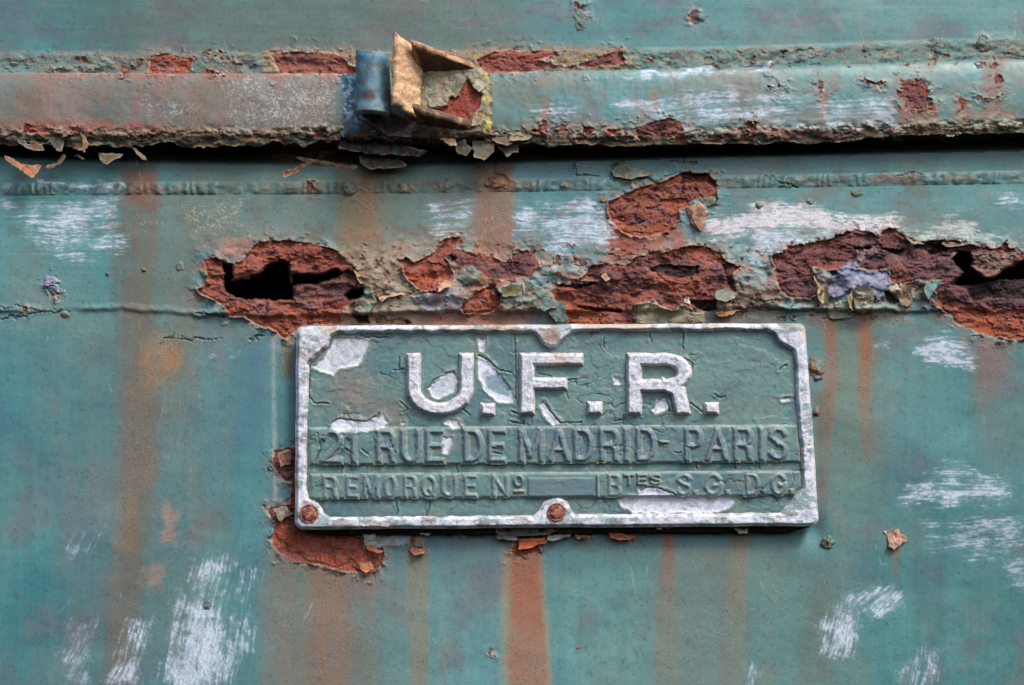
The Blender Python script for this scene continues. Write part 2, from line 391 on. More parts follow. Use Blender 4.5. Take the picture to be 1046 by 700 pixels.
# --- the rail and the seams
stain([(180, 165), (530, 165), (530, 240), (340, 260), (190, 250)], (126, 120, 96), .42, 18, .6, .1)
stain([(626, 232), (672, 236), (676, 262), (622, 262)], (146, 76, 60), .8, 5, 1.2, .1)
stain([(-400, 76), (0, 78), (345, 78), (345, 146), (-400, 146)], (142, 106, 92), .70, 8, .8, .25)
stain(box(-60, 80, 40, 128), (94, 112, 104), .6, 14)
stain(box(88, 90, 130, 126), (80, 104, 100), .55, 12)
stain(box(160, 92, 215, 128), (100, 108, 98), .4, 12)
stain([(-200, 122), (130, 124), (200, 132), (345, 134), (345, 146), (-200, 146)], (168, 84, 66), .8, 5, 1, .1)
stain([(-200, 74), (120, 75), (345, 75), (345, 80), (-200, 80)], (166, 96, 88), .7, 3, .5, .1)
stain([(215, 84), (345, 84), (345, 136), (230, 136)], (132, 128, 118), .6, 12)
stain([(500, 80), (560, 78), (560, 140), (500, 140)], (108, 132, 118), .4, 9)
stain([(-200, 56), (300, 54), (640, 50), (1046, 40), (1400, 40), (1400, 62), (1046, 61), (640, 72), (300, 75), (-200, 75)], (120, 122, 108), .55, 5, 1.4, .1)
stain([(270, 52), (640, 48), (640, 68), (270, 74)], (158, 126, 92), .55, 5, 1.6, .1)
for (a, b, c, d, k) in ((835, 92, 848, 138, .8), (918, 108, 958, 130, .75), (975, 100, 992, 132, .6), (1003, 60, 1024, 120, .45), (665, 88, 674, 112, .5), (552, 100, 562, 128, .5), (985, 112, 1040, 124, .6)):
    stain(box(a, b, c, d), (150, 92, 62), k, 4, .6, .3)
# the rail's ragged lower lip and grime plus painted shade in the gap under it
lz = t+(nz(9, 5, 4, 99, .6)-.5)*.22
mixc(C, (142, 126, 102), ss(.78, .90, lz)*rail*.8); mixc(C, (172, 156, 126), ss(.80, .9, lz)*rail*ss(.5, .62, nz(5, 4, 4, 98))*.8); mixc(C, (70, 60, 50), ss(1.0, 1.1, lz)*rail*.7)
mixc(C, (150, 84, 60), ss(.8, .9, t)*rail*ss(.6, .7, nz(12, 6, 3, 100))*.8)
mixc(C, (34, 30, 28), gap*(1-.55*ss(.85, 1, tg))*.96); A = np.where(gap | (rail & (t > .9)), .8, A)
mixc(C, (60, 78, 78), low*(1-ss(0, 12, V-vg))*.5)  # the rail's soft shade painted along the top of the lower sheet
mixc(C, (150, 150, 130), ss(.62, .72, nz(10, 5, 3, 101))*seamU*.7); A += seamU*.35
mixc(C, (168, 152, 60), ss(.66, .72, nz(5, 3, 3, 102))*seamU*ss(250, 280, U)*(1-ss(640, 660, U))*.8)
mixc(C, (92, 74, 66), ss(.66, .72, nz(7, 4, 3, 103))*seamU*.7)
wb = np.clip(1-dw*dw, 0, 1)
mixc(C, (74, 86, 80), wb*low*(.25+.45*ss(.4, .65, nz(20, 9, 4, 140, .6))))
mixc(C, (176, 196, 196), (wb > .2)*ss(.62, .8, rip*(.4+N3))*.4*(U < 130))
mixc(C, (120, 106, 84), wb*ss(.5, .65, nz(24, 20, 3, 104))*.6*(U > 130))
# --- scrubbed white marks
scratch(ZE([(130, 58), (460, 55), (450, 72), (140, 70)]), .95, 0, .42, 60, 3, 3, 110)
scratch(ZE([(0, 120), (110, 125), (400, 118), (440, 200), (430, 310), (200, 350), (60, 200), (0, 145)]), .9, -1, .53, 26, 1.9, 12, 111)
scratch(ZE([(250, 118), (420, 118), (420, 160), (240, 170)]), .7, -1, .42, 30, 2, 6, 112)
scratch(ZG([(130, 150), (290, 145), (290, 290), (130, 290)]), .85, -4, .54, 22, 1.7, 10, 113)
scratch(ZG([(440, 165), (720, 150), (800, 220), (795, 330), (600, 360), (440, 260)]), .95, -1, .475, 40, 2.0, 10, 114)
scratch(ZG([(450, 215), (790, 215), (790, 300), (560, 300)]), .85, -1, .45, 60, 1.7, 6, 114)
scratch(ZH([(400, 320), (560, 235), (600, 255), (430, 335)]), .7, -22, .5, 30, 1.4, 6, 116)
scratch(ZH([(570, 225), (760, 200), (780, 155), (930, 160), (1000, 215), (1000, 250), (700, 262), (600, 290)]), 1.25, -2, .36, 34, 2.2, 8, 117, (228, 226, 230))
scratch(ZH([(750, 270), (1000, 265), (1000, 320), (800, 350), (760, 330)]), .9, 0, .47, 30, 1.7, 6, 118)
scratch(ZH([(720, 330), (800, 350), (820, 500), (790, 500), (740, 420)]), .75, 2, .47, 12, 1.6, 8, 119, (160, 196, 214))
scratch(ZI([(0, 60), (80, 45), (220, 85), (330, 115), (520, 125), (540, 160), (300, 150), (0, 150)]), 1.25, 3, .36, 34, 2.4, 8, 120, (228, 226, 228))
scratch(ZI([(0, 165), (280, 160), (300, 180), (60, 230), (0, 250)]), .8, 0, .47, 22, 1.7, 6, 121)
scratch(ZI([(580, 170), (740, 105), (830, 150), (890, 200), (860, 230), (700, 195), (620, 190)]), .95, 4, .40, 18, 2.2, 9, 122, (200, 212, 206))
scratch(ZI([(850, 35), (1050, 20), (1050, 75), (860, 80)]), .85, -3, .42, 30, 2, 8, 123)
scratch(ZI([(590, 545), (700, 535), (800, 580), (800, 650), (640, 640), (570, 600)]), .85, -2, .42, 16, 2, 6, 124)
scratch(ZI([(420, 555), (490, 555), (490, 585), (420, 585)]), .6, -2, .45, 16, 2, 6, 125)
scratch(ZC([(400, 262), (945, 225), (945, 248), (400, 282)]), .9, -3, .40, 50, 3, 3, 126)
scratch(ZC([(440, 350), (800, 320), (945, 320), (945, 430), (640, 460), (300, 400)]), .85, -3, .50, 40, 1.7, 10, 127)
scratch(ZC([(100, 370), (270, 365), (270, 420), (60, 430)]), .65, -5, .50, 24, 1.6, 8, 128)
scratch(ZD([(-10, 340), (470, 345), (480, 450), (-10, 450)]), .9, 0, .47, 40, 1.8, 6, 129)
scratch(ZD([(240, 385), (480, 385), (480, 450), (240, 450)]), .6, 0, .36, 60, 2, 5, 130)
scratch(ZD([(720, 395), (920, 395), (920, 425), (720, 425)]), .7, 0, .42, 40, 2, 6, 131, (200, 180, 168))
scratch(ZN([(400, 420), (470, 440), (490, 700), (330, 700), (370, 560)]), .70, 78+24, .45, 26, 2.0, 14, 132)
scratch(ZN([(400, 540), (450, 540), (450, 720), (370, 720)]), .75, 98, .42, 26, 2.4, 8, 133)
scratch(ZN([(480, 420), (540, 460), (540, 640), (490, 640)]), .7, 95, .56, 14, 1.8, 10, 134)
scratch(ZN([(270, 560), (320, 560), (290, 700), (210, 700)]), .7, 112, .48, 26, 1.8, 8, 135)
scratch(ZN([(130, 560), (210, 560), (180, 700), (120, 700)]), .55, 112, .55, 26, 1.6, 10, 136)
scratch(ZN([(150, 380), (220, 370), (200, 440), (150, 440)]), .5, 112, .55, 26, 1.6, 8, 137)
scratch(ZN([(330, 90), (400, 90), (400, 200), (330, 260)]), .4, 104, .54, 26, 1.8, 10, 138, (170, 150, 140))
scratch(ZQ([(655, 275), (750, 245), (830, 240), (890, 290), (880, 310), (760, 320), (665, 325)]), .85, -4, .43, 14, 1.8, 10, 139)
scratch(ZQ([(700, 370), (900, 340), (918, 400), (820, 440), (720, 420)]), .6, -3, .50, 16, 1.7, 12, 140)
scratch(ZQ([(490, 560), (540, 530), (570, 560), (550, 640), (490, 640)]), .9, -75, .38, 16, 2.2, 8, 141)
scratch(ZQ([(530, 510), (620, 485), (660, 500), (670, 545), (560, 560)]), .85, -40, .46, 14, 1.8, 8, 142)
scratch(ZQ([(650, 640), (700, 630), (745, 620), (730, 720), (650, 720)]), .75, -80, .48, 16, 1.8, 8, 143)
scratch(ZQ([(340, 655), (360, 655), (360, 710), (340, 710)]), .7, -85, .42, 10, 2, 4, 144)
scratch(ZQ([(880, 440), (918, 430), (930, 500), (890, 490)]), .5, 0, .45, 10, 2, 8, 145)
scratch(ZN([(430, 0), (500, 0), (500, 14), (440, 10)]), .5, 20, .45, 10, 2, 6, 146)
scratch(ZD([(50, 60), (200, 50), (340, 50), (300, 110), (60, 120)]), .35, 60, .52, 20, 2.4, 10, 147, (150, 150, 140))
speckle(ZA([(760, 270), (960, 270), (960, 490), (800, 490)]), .8, .54, 2.0)
speckle(ZB([(0, 280), (300, 280), (330, 480), (0, 500)]), .75, .53, 2.1)
speckle(ZA([(480, 330), (760, 330), (760, 450), (480, 450)]), .7, .62, 1.8)
speckle(ZE([(640, 100), (900, 110), (860, 250), (700, 260), (640, 200)]), .7, .55, 1.9, (186, 178, 150), seed=92)
speckle(ZE([(460, 160), (700, 160), (700, 240), (460, 240)]), .6, .63, 1.7, (190, 176, 156), seed=93)
speckle(ZG([(300, 200), (440, 200), (440, 360), (280, 340)]), .6, .6, 1.6, (206, 176, 140), seed=94)
speckle(ZB([(320, 300), (375, 300), (375, 440), (330, 440)]), .95, .46, 3.0, (196, 214, 240), 6, 95)
speckle(ZE([(730, 90), (860, 90), (850, 130), (740, 130)]), .8, .6, 2, (176, 160, 70), seed=96)

_r = np.random.default_rng(77)
for k in range(150):
    a, b = _r.uniform(-20, 1066), _r.uniform(-10, 710); L_ = _r.uniform(6, 60)*_r.uniform(.3, 1); th = _r.choice([0, 1.57, 1.2, _r.uniform(0, 3.14)])+_r.normal(0, .15)
    P = [(a, b), (a+math.cos(th)*L_/2, b+math.sin(th)*L_/2+_r.normal(0, 1)), (a+math.cos(th)*L_, b+math.sin(th)*L_)]
    sl = sub(P, 4); S = sd_line(U[sl]+WU[sl]*.15, V[sl]+WV[sl]*.15, P); m = ss(.9, .1, S)*_r.uniform(.12, .5)*ss(.35, .6, fbm(U[sl]/5, V[sl]/5, 2, 155))
    c = C[sl]; c += (lin([(190, 204, 206), (176, 150, 130), (60, 80, 84)][_r.integers(3)])-c)*m[..., None]; H[sl] -= .2*m
# rusty weeping between the patches, and general grime on the rail
bandm = np.exp(-((V-286)/36)**2)*ss(170, 230, U)
mixc(C, (150, 100, 80), bandm*ss(.48, .62, nz(16, 10, 5, 141, .6))*.75); mixc(C, (132, 128, 112), bandm*ss(.46, .64, nz(24, 14, 5, 142, .6))*.6); mixc(C, (100, 74, 66), bandm*ss(.6, .68, nz(6, 4, 4, 143, .6))*.6)
mixc(C, (118, 110, 96), rail*ss(.42, .66, nz(50, 16, 5, 144, .6))*.45); mixc(C, (138, 98, 78), rail*ss(.55, .7, nz(14, 22, 5, 146, .6))*.3); mixc(C, (96, 106, 98), rail*ss(.62, .82, t)*.35)
mixc(C, (112, 92, 78), low*(V < 240)*ss(.54, .72, nz(22, 16, 5, 147, .6))*.4)
mixc(C, (58, 66, 64), ss(.68, .76, nz(2.6, 2.6, 3, 148, .6))*.35)
# ---------- bare rust: outline, tint (0 dark purple .. 1 orange), depth
R = [
 (ZA([(535, 200), (600, 190), (640, 205), (690, 210), (680, 250), (640, 266), (530, 263)]), .6, 1.5, .5),
 (ZA([(185, 253), (245, 253), (245, 261), (185, 261)]), .1, 2, .3), (ZA([(290, 253), (370, 253), (370, 261), (290, 261)]), .1, 2, .3),
 (ZA([(430, 262), (445, 232), (470, 235), (472, 262)]), .2, 2, .3), (ZA([(765, 195), (800, 203), (860, 222), (850, 230), (795, 216)]), .3, 2, .3),
 (ZA([(735, 250), (800, 245), (810, 262), (750, 264)]), .3, 2, .3),
 (ZB([(60, 195), (130, 185), (235, 192), (305, 200), (330, 230), (362, 240), (362, 265), (90, 262), (80, 230)]), .45, 1.6, .5),
 (ZB([(790, 215), (850, 190), (920, 184), (1080, 186), (1080, 200), (1000, 215), (1080, 235), (1010, 255), (830, 262)]), .45, 1.6, .5),
 (ZC([(335, 200), (370, 185), (410, 183), (415, 225), (330, 235), (250, 242), (250, 230)]), .3, 1.8, .6),
 (ZC([(110, 225), (240, 225), (240, 245), (110, 250)]), .4, 1.2, .6),
 (ZD([(490, 290), (545, 278), (575, 290), (590, 350), (605, 385), (560, 395), (510, 395), (480, 350)]), .35, 1.5, .4),
 (ZC([(440, 460), (500, 440), (570, 425), (625, 440), (620, 470), (560, 500), (470, 500)]), .3, 1.5, .6),
 (ZC([(85, 475), (100, 455), (122, 420), (135, 440), (138, 475)]), .4, 2, .6), (ZC([(255, 455), (300, 458), (300, 484), (265, 484)]), .5, 2, .6),
 (ZC([(180, 450), (215, 450), (215, 480), (185, 480)]), .3, 2, .6), (ZC([(350, 455), (395, 455), (390, 485), (350, 485)]), .6, 2, .6),
 (ZC([(845, 440), (890, 440), (890, 490), (850, 490)]), .3, 2, .6),
 (ZD([(190, 295), (220, 295), (222, 328), (192, 330)]), .3, 1.5, .5), (ZD([(40, 292), (85, 302), (85, 316), (40, 308)]), .1, 1.5, .5),
 (ZD([(345, 285), (430, 288), (430, 312), (370, 310)]), .2, 1.2, .6), (ZD([(760, 338), (850, 344), (850, 356), (760, 352)]), .2, 1.5, .5),
 (ZD([(810, 265), (850, 260), (855, 300), (815, 305)]), .3, 1.2, .6), (ZD([(700, 355), (735, 355), (715, 400), (695, 430)]), .3, 1.2, .6),
 (ZD([(770, 130), (800, 130), (800, 160), (775, 160)]), .1, 1.2, .6),
 (ZC([(640, 40), (680, 35), (690, 75), (650, 85)]), .3, 1.0, .6), (ZC([(230, 0), (280, 20), (285, 55), (260, 40), (225, 20)]), .2, 1, .6),
 (ZB([(100, 505), (130, 478), (190, 478), (200, 490), (240, 480), (250, 448), (262, 490), (300, 500), (300, 540), (100, 540)]), .2, 2.5, .4),
 (ZY([(470, 150), (530, 85), (575, 110), (590, 190), (550, 235), (490, 200)]), .0, 3, .4),
 (ZY([(150, 60), (420, 75), (430, 100), (280, 130), (160, 100)]), .5, 1.2, .9),
 # rust round the torn hole
 (ZF([(105, 255), (60, 270), (70, 300), (75, 335), (90, 350), (42, 370), (50, 385), (100, 405), (130, 430), (160, 462), (210, 465), (260, 495), (310, 515), (350, 550), (390, 520), (420, 500), (548, 495), (557, 440), (600, 410), (635, 380), (620, 330), (600, 290), (560, 260), (540, 235), (470, 215), (380, 198), (320, 195), (250, 205), (225, 235), (200, 275), (170, 280), (150, 275)]), .62, 2.6, .55),
 (Z4([(315, 235), (345, 215), (400, 250), (470, 215), (540, 180), (560, 110), (620, 85), (700, 85), (710, 130), (640, 170), (600, 215), (640, 290), (655, 350), (640, 390), (560, 380), (530, 430), (450, 430), (370, 360), (330, 310)]), .62, 2.8, .5),
 (Z4([(800, 240), (860, 250), (950, 240), (1060, 250), (1150, 230), (1200, 190), (1210, 280), (1170, 350), (1060, 340), (960, 350), (880, 340)]), .35, 1.6, .9),
 (Z4([(640, 165), (780, 185), (900, 205), (1010, 240), (1060, 330), (880, 335), (800, 300), (700, 285), (645, 240)]), .4, 1.1, 1.0),
 (ZG([(430, 335), (520, 325), (522, 385), (500, 430), (430, 440)]), .25, 2.2, .6),
 (Z4([(700, 540), (790, 450), (870, 405), (930, 395), (962, 440), (960, 530), (900, 575), (720, 570)]), .9, 2.6, .5),
 (ZG([(460, 545), (510, 515), (540, 540), (510, 560)]), .6, 2, .5),
 # rust above the maker's plate
 (ZH([(215, 160), (290, 130), (350, 103), (420, 88), (480, 62), (575, 60), (600, 100), (602, 165), (560, 170), (545, 145), (500, 170), (470, 195), (470, 225), (430, 265), (380, 280), (330, 290), (270, 270), (225, 235), (213, 190)]), .62, 2.4, .4),
 (ZH([(10, 480), (30, 455), (100, 465), (160, 450), (110, 440), (150, 400), (210, 380), (270, 395), (330, 355), (440, 340), (500, 320), (560, 320), (610, 350), (640, 380), (690, 400), (655, 430), (675, 490), (640, 480), (600, 500), (600, 545), (560, 552), (480, 535), (450, 550), (400, 540), (370, 512), (310, 530), (303, 560), (310, 600), (70, 600), (60, 540), (20, 510)]), .42, 3.0, .75),
 # the long patch at the right with the sheet torn open
 (ZI([(66, 250), (100, 235), (150, 215), (220, 205), (290, 185), (340, 160), (400, 158), (440, 180), (480, 153), (520, 165), (570, 200), (630, 212), (690, 200), (780, 210), (860, 230), (900, 205), (945, 235), (1200, 260), (1200, 560), (966, 550), (880, 545), (800, 530), (720, 480), (650, 425), (648, 380), (680, 345), (600, 335), (510, 350), (480, 330), (485, 290), (400, 300), (330, 290), (270, 300), (200, 285), (235, 350), (240, 375), (200, 405), (130, 402), (90, 370), (76, 300)]), .3, 3.0, .8),
 # below the plate
 (ZO([(70, 62), (140, 55), (150, -80), (330, -80), (330, 140), (366, 150), (366, 178), (425, 182), (418, 230), (380, 258), (300, 250), (240, 232), (140, 215), (100, 190), (80, 150), (95, 110)]), .85, 2.2, .5),
 (Z7([(325, 190), (470, 190), (470, 262), (440, 275), (430, 325), (300, 330), (320, 270)]), .8, 1.8, .5),
 (Z7([(50, 205), (90, 200), (90, 230), (50, 225)]), .4, 1.8, .5), (Z7([(600, 200), (690, 200), (680, 238), (610, 240)]), .6, 1.8, .6),
 (Z7([(755, 200), (910, 205), (900, 235), (830, 248), (780, 235)]), .7, 1.8, .6),
 (Z6([(850, 280), (870, 300), (860, 350), (900, 375), (880, 395), (835, 390), (835, 330)]), .5, 1.4, .5),
 (ZN([(578, 205), (640, 200), (640, 290), (600, 270), (575, 235)]), .3, 1.8, .8), (ZN([(560, 330), (640, 315), (640, 400), (600, 380), (570, 350)]), .3, 1.8, .7),
 (ZQ([(638, 385), (650, 385), (652, 400), (640, 404)]), .3, 1, .4), (ZE([(65, 505), (105, 500), (100, 525), (70, 525)]), .5, 1.3, .5),
 (Z4([(0, 320), (40, 330), (65, 400), (40, 470), (0, 480)]), .2, 3, .5),
 (ZO([(745, 497), (760, 497), (760, 512), (745, 512)]), .4, .8, .2), (ZE([(160, 420), (190, 425), (205, 445), (205, 470), (180, 465)]), .1, 1.4, .5),
 (ZW([(280, 440), (330, 445), (335, 490), (290, 490)]), .1, 1.6, .2), (ZW([(560, 440), (600, 440), (605, 490), (565, 490)]), .2, 1.4, .3),
]
SD = np.full(U.shape, 60.); TI = np.zeros(U.shape); DP = np.zeros(U.shape)
for P, ti, dp, w in R:
    pa = np.array(P); ext = pa.max(0)-pa.min(0); small = ext.max() < 38
    if small: w = 1.25
    sl, S = sdp(P, 40, w)
    if small: S = S+1.2+(fbm(U[sl]/4, V[sl]/3, 3, 149)-.5)*6
    m = S < SD[sl]
    SD[sl] = np.where(m, S, SD[sl]); TI[sl] = np.where(m, ti, TI[sl]); DP[sl] = np.where(m, dp, DP[sl])
# scattered small blisters where the paint has just started to lift
bl = nz(6, 5, 3, 150, .55)
strip = np.exp(-((V-288)/34)**2)*ss(200, 350, U)+.8*np.exp(-((V-140)/8)**2)+.6*np.exp(-((V-60)/10)**2)
sb = (.80-bl-.13*np.clip(strip, 0, 1))*40
m = (sb < SD) & (sb < 3) & (SD > 6) & (strip > .25)
SD = np.where(m, sb, SD); TI = np.where(m, .3, TI); DP = np.where(m, 1.1, DP)
ch = (.66-nz(4.5, 3.6, 4, 151, .62)+.016*np.clip(SD, 0, 30))*26
m = (ch < SD) & (SD > 1.2) & (SD < 15) & (DP > 1.3)
SD = np.where(m, ch, SD); DP = np.where(m, 1.0, DP)
for P, q in ((ZH([(70, 545), (305, 560), (310, 600), (70, 600)]), .45), (ZH([(20, 470), (120, 470), (200, 500), (100, 530), (40, 520)]), .25), (ZH([(210, 210), (250, 250), (330, 290), (430, 265), (470, 200), (420, 240), (330, 250)]), .35),
             (ZH([(480, 320), (560, 325), (640, 400), (600, 400), (520, 360)]), .3), (ZH([(430, 440), (560, 450), (590, 500), (450, 500)]), .25), (ZI([(650, 425), (800, 450), (1200, 440), (1200, 560), (966, 550), (800, 530)]), .5),
             (Z4([(310, 235), (440, 300), (560, 340), (600, 400), (450, 430), (340, 330)]), .35), (ZF([(50, 370), (130, 430), (300, 470), (540, 450), (545, 495), (310, 540), (100, 420)]), .25), (ZO([(80, 130), (200, 160), (330, 200), (320, 250), (140, 215)]), .8)):
    sl, S = sdp(P, 22); TI[sl] += q*ss(10, -6, S)
rust = ss(.55, -.55, SD); inn = np.clip(-SD, 0, 60)
g1 = nz(15, 11, 4, 160, .55); g2 = nz(4.2, 3.8, 3, 161, .65); g3 = nz(1.5, 1.5, 2, 162)
ter = np.floor(g1*9+g2*1.5)/9
H -= rust*(DP*(.45+.55*ss(0, 7, inn)))
H += rust*((ter-.5)*3.4*ss(0, 10, inn)*np.clip(DP/3, .2, 1)+(g1-.5)*4.5*ss(0, 10, inn)+(g2-.5)*1.3*np.clip(DP/2.4, .3, 1)+(g3-.5)*1.5)
# paint curling up round every patch
lift = np.exp(-np.clip(SD, 0, 60)/3.2)*(1-rust)*ss(.38, .62, nz(7, 6, 2, 163))*np.clip(DP/2, .3, 1.3)
H += lift*3.4
RC_ = np.empty(C.shape); RC_[:] = lin((148, 88, 76))
tt = np.clip(TI+(g1-.5)*1.1+(g2-.5)*.5, 0, 1)
mixc(RC_, (92, 64, 68), ss(.46, .10, tt)*.85); mixc(RC_, (186, 92, 56), ss(.5, .95, tt)*.85)
mixc(RC_, (176, 122, 110), ss(.52, .72, nz(9, 7, 4, 164))*.6); mixc(RC_, (196, 130, 104), ss(.62, .72, nz(2.4, 2.2, 2, 159))*.35); mixc(RC_, (200, 104, 52), ss(.62, .8, g2)*ss(.5, .9, TI)*.7)
mixc(RC_, (58, 40, 42), ss(.60, .72, nz(6, 3.6, 4, 165, .6))*.6)
mixc(RC_, (134, 118, 130), ss(.56, .72, nz(12, 8, 4, 166))*.5)
lv = ss(.42, .60, ter); mixc(RC_, (112, 76, 78), lv*.55*ss(.9, .3, TI)); mixc(RC_, (206, 112, 62), (1-lv)*ss(.3, .6, nz(22, 14, 3, 158))*ss(.15, .7, TI)*.6)
mixc(RC_, (74, 54, 60), ss(.5, .68, nz(16, 9, 4, 157))*ss(.5, .2, TI)*.7)
mixc(RC_, (172, 150, 150), ss(.66, .78, nz(1.7, 1.5, 2, 153))*.35); mixc(RC_, (46, 32, 34), ss(.64, .76, nz(2.6, 1.9, 3, 154))*.55)
yl = ss(-.1, .9, (nz(26, 16, 4, 152)-.42)*4); mixc(RC_, (104, 84, 92), yl*.5*ss(.6, .2, TI)); mixc(RC_, (182, 98, 66), (1-yl)*.45*ss(.1, .6, TI)); mixc(RC_, (104, 64, 62), ss(.4, .15, TI)*.25)
sc_ = ss(.485, .515, nz(17, 9, 5, 145, .58))*ss(1.0, 3.5, inn)*np.clip(DP/2.4, 0, 1)*rust
H += 1.7*sc_; mixc(RC_, (100, 70, 72), sc_*.42*(.4+.6*ss(.8, .2, TI))); mixc(RC_, (38, 26, 26), np.exp(-((nz(17, 9, 5, 145, .58)-.483)/.010)**2)*rust*.7*(DP > 1.6))
edge = np.exp(-((SD+1.3)/1.6)**2); mixc(RC_, (178, 92, 58), edge*.45)
C += (RC_-C)*rust[..., None]
halo = np.exp(-np.clip(SD, 0, 60)/8.)*(1-rust)*np.clip(DP/2.2, 0, 1)
mixc(C, (158, 116, 96), halo*.6*ss(.3, .6, nz(9, 8, 4, 156)))
prim = np.exp(-((SD-1.0)/.8)**2)*ss(.45, .6, nz(6, 6, 2, 167)); mixc(C, (198, 190, 168), prim*.55)
A = np.clip(np.where(rust > .5, .95, A+halo*.4), 0, 1)

# ---------- lifted paint islands left inside the rust
def island(P, col, lift_=2.5, w=.5, a=.95, al=.2, nk=1.):
    sl, S = sdp(P, 8, w); m = ss(.6, -.6, S)*a
    c = C[sl]; cc = lin(col)*(1+.5*(N3[sl]-.5)[..., None]*2); mixc(cc, (150, 98, 78), ss(.52, .68, fbm(U[sl]/5, V[sl]/4, 4, 172))*.6*nk); mixc(cc, (190, 184, 164), ss(.56, .7, fbm(U[sl]/4, V[sl]/4, 3, 176))*.5*nk); c += (cc-c)*m[..., None]
    H[sl] += m*lift_*(.6+.8*nz_(sl)); A[sl] += (al-A[sl])*m
def nz_(sl): return fbm(U[sl]/9, V[sl]/7, 3, 170)
island(Z5([(30, 330), (130, 240), (180, 235), (200, 290), (330, 280), (350, 350), (330, 400), (300, 440), (250, 400), (150, 380), (90, 430), (30, 420)]), (122, 126, 150), 1.8, 1.0, .95, .2, .25)
island(Z5([(150, 400), (190, 380), (250, 410), (260, 470), (210, 510), (165, 490)]), (164, 160, 140), 3.2)
island(Z5([(330, 395), (380, 350), (450, 370), (475, 430), (440, 480), (400, 470), (380, 410)]), (176, 156, 128), 2.6)
island(Z5([(30, 470), (140, 440), (150, 500), (140, 540), (30, 540)]), (142, 152, 128), 2)
island(Z5([(520, 340), (620, 335), (575, 400), (560, 450), (520, 430)]), (96, 140, 140), 3)
island(Z5([(200, 130), (250, 140), (290, 200), (200, 240), (170, 190)]), (98, 72, 78), 1.5)
island(Z5([(770, 200), (860, 180), (1000, 190), (1040, 235), (960, 280), (900, 320), (850, 322), (800, 290), (768, 262), (790, 240)]), (136, 102, 90), 3.5, .6, .95, .8)
island(Z4([(30, 400), (120, 390), (150, 470), (130, 560), (60, 590), (10, 560)]), (116, 140, 122), 4)
island(Z4([(560, 400), (600, 360), (645, 370), (620, 410), (560, 440)]), (204, 150, 122), 3)
island(Z4([(370, 470), (600, 400), (720, 420), (700, 560), (560, 580), (480, 560)]), (126, 124, 132), 1.5)
island(Z4([(700, 280), (790, 270), (840, 310), (830, 370), (740, 390), (680, 350)]), (112, 132, 124), 2)
island(ZH([(310, 530), (370, 520), (440, 548), (560, 560), (560, 598), (312, 598), (318, 560)]), (150, 146, 120), 1.5)
island(ZH([(490, 180), (545, 165), (570, 200), (545, 270), (520, 250)]), (206, 146, 122), 3)
island(ZH([(600, 490), (660, 495), (650, 560), (600, 570)]), (134, 116, 92), 2)
island(ZG([(380, 470), (480, 440), (560, 480), (600, 540), (520, 560), (470, 520), (400, 560)]), (118, 140, 132), 1.8)
island(Z6([(585, 285), (650, 285), (720, 290), (830, 300), (830, 350), (690, 360), (590, 352)]), (168, 186, 184), 1.4, .4)
island(Z6([(855, 290), (920, 300), (900, 345), (860, 330)]), (190, 172, 140), 1.4)
island(ZE([(160, 395), (190, 395), (215, 415), (190, 420), (215, 450), (180, 440), (160, 430)]), (130, 136, 170), 1.5)
# ---------- deep recesses and cracks
def deep(P, d, col=None, w=.7, a=.9):
    sl, S = sdp(P, 6, w); m = ss(.9, -.9, S); H[sl] -= d*m
    if col is not None: c = C[sl]; c += (lin(col)-c)*(m*a)[..., None]
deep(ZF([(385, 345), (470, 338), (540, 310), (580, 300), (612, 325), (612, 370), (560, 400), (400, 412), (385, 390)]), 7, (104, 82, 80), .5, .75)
deep(ZF([(392, 318), (480, 320), (540, 303), (545, 322), (470, 345), (395, 345)]), 8, (28, 20, 20))  # shadowed slot, its shade put into a near-black colour
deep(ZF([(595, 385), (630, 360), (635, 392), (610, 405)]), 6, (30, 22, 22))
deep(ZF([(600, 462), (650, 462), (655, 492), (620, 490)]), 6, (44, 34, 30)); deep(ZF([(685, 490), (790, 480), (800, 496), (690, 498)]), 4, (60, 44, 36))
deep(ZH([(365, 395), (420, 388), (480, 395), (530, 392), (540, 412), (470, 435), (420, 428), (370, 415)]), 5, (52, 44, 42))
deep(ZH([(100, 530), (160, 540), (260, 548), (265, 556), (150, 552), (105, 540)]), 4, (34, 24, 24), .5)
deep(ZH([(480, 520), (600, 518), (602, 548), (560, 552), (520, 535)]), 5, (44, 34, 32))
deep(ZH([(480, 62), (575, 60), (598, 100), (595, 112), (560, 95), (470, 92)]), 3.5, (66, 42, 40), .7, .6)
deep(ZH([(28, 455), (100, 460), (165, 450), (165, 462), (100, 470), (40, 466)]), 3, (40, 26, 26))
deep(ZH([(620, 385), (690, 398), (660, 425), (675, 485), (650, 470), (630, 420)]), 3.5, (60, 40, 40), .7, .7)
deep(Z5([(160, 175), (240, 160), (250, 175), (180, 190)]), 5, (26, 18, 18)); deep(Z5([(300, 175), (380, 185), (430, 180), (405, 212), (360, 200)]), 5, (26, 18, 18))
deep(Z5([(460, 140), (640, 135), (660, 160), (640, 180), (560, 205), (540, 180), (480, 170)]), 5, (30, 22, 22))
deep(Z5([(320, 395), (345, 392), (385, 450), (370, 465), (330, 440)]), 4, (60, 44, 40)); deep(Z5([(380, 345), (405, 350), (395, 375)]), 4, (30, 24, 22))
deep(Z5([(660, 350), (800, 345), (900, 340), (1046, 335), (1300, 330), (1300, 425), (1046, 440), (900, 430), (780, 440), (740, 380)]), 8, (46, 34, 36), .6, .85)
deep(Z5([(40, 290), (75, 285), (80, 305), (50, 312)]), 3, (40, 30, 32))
deep(Z4([(500, 430), (560, 430), (540, 445), (500, 445)]), 4, (30, 20, 20)); deep(Z4([(605, 205), (640, 195), (680, 215), (640, 245)]), 4, (34, 26, 26))
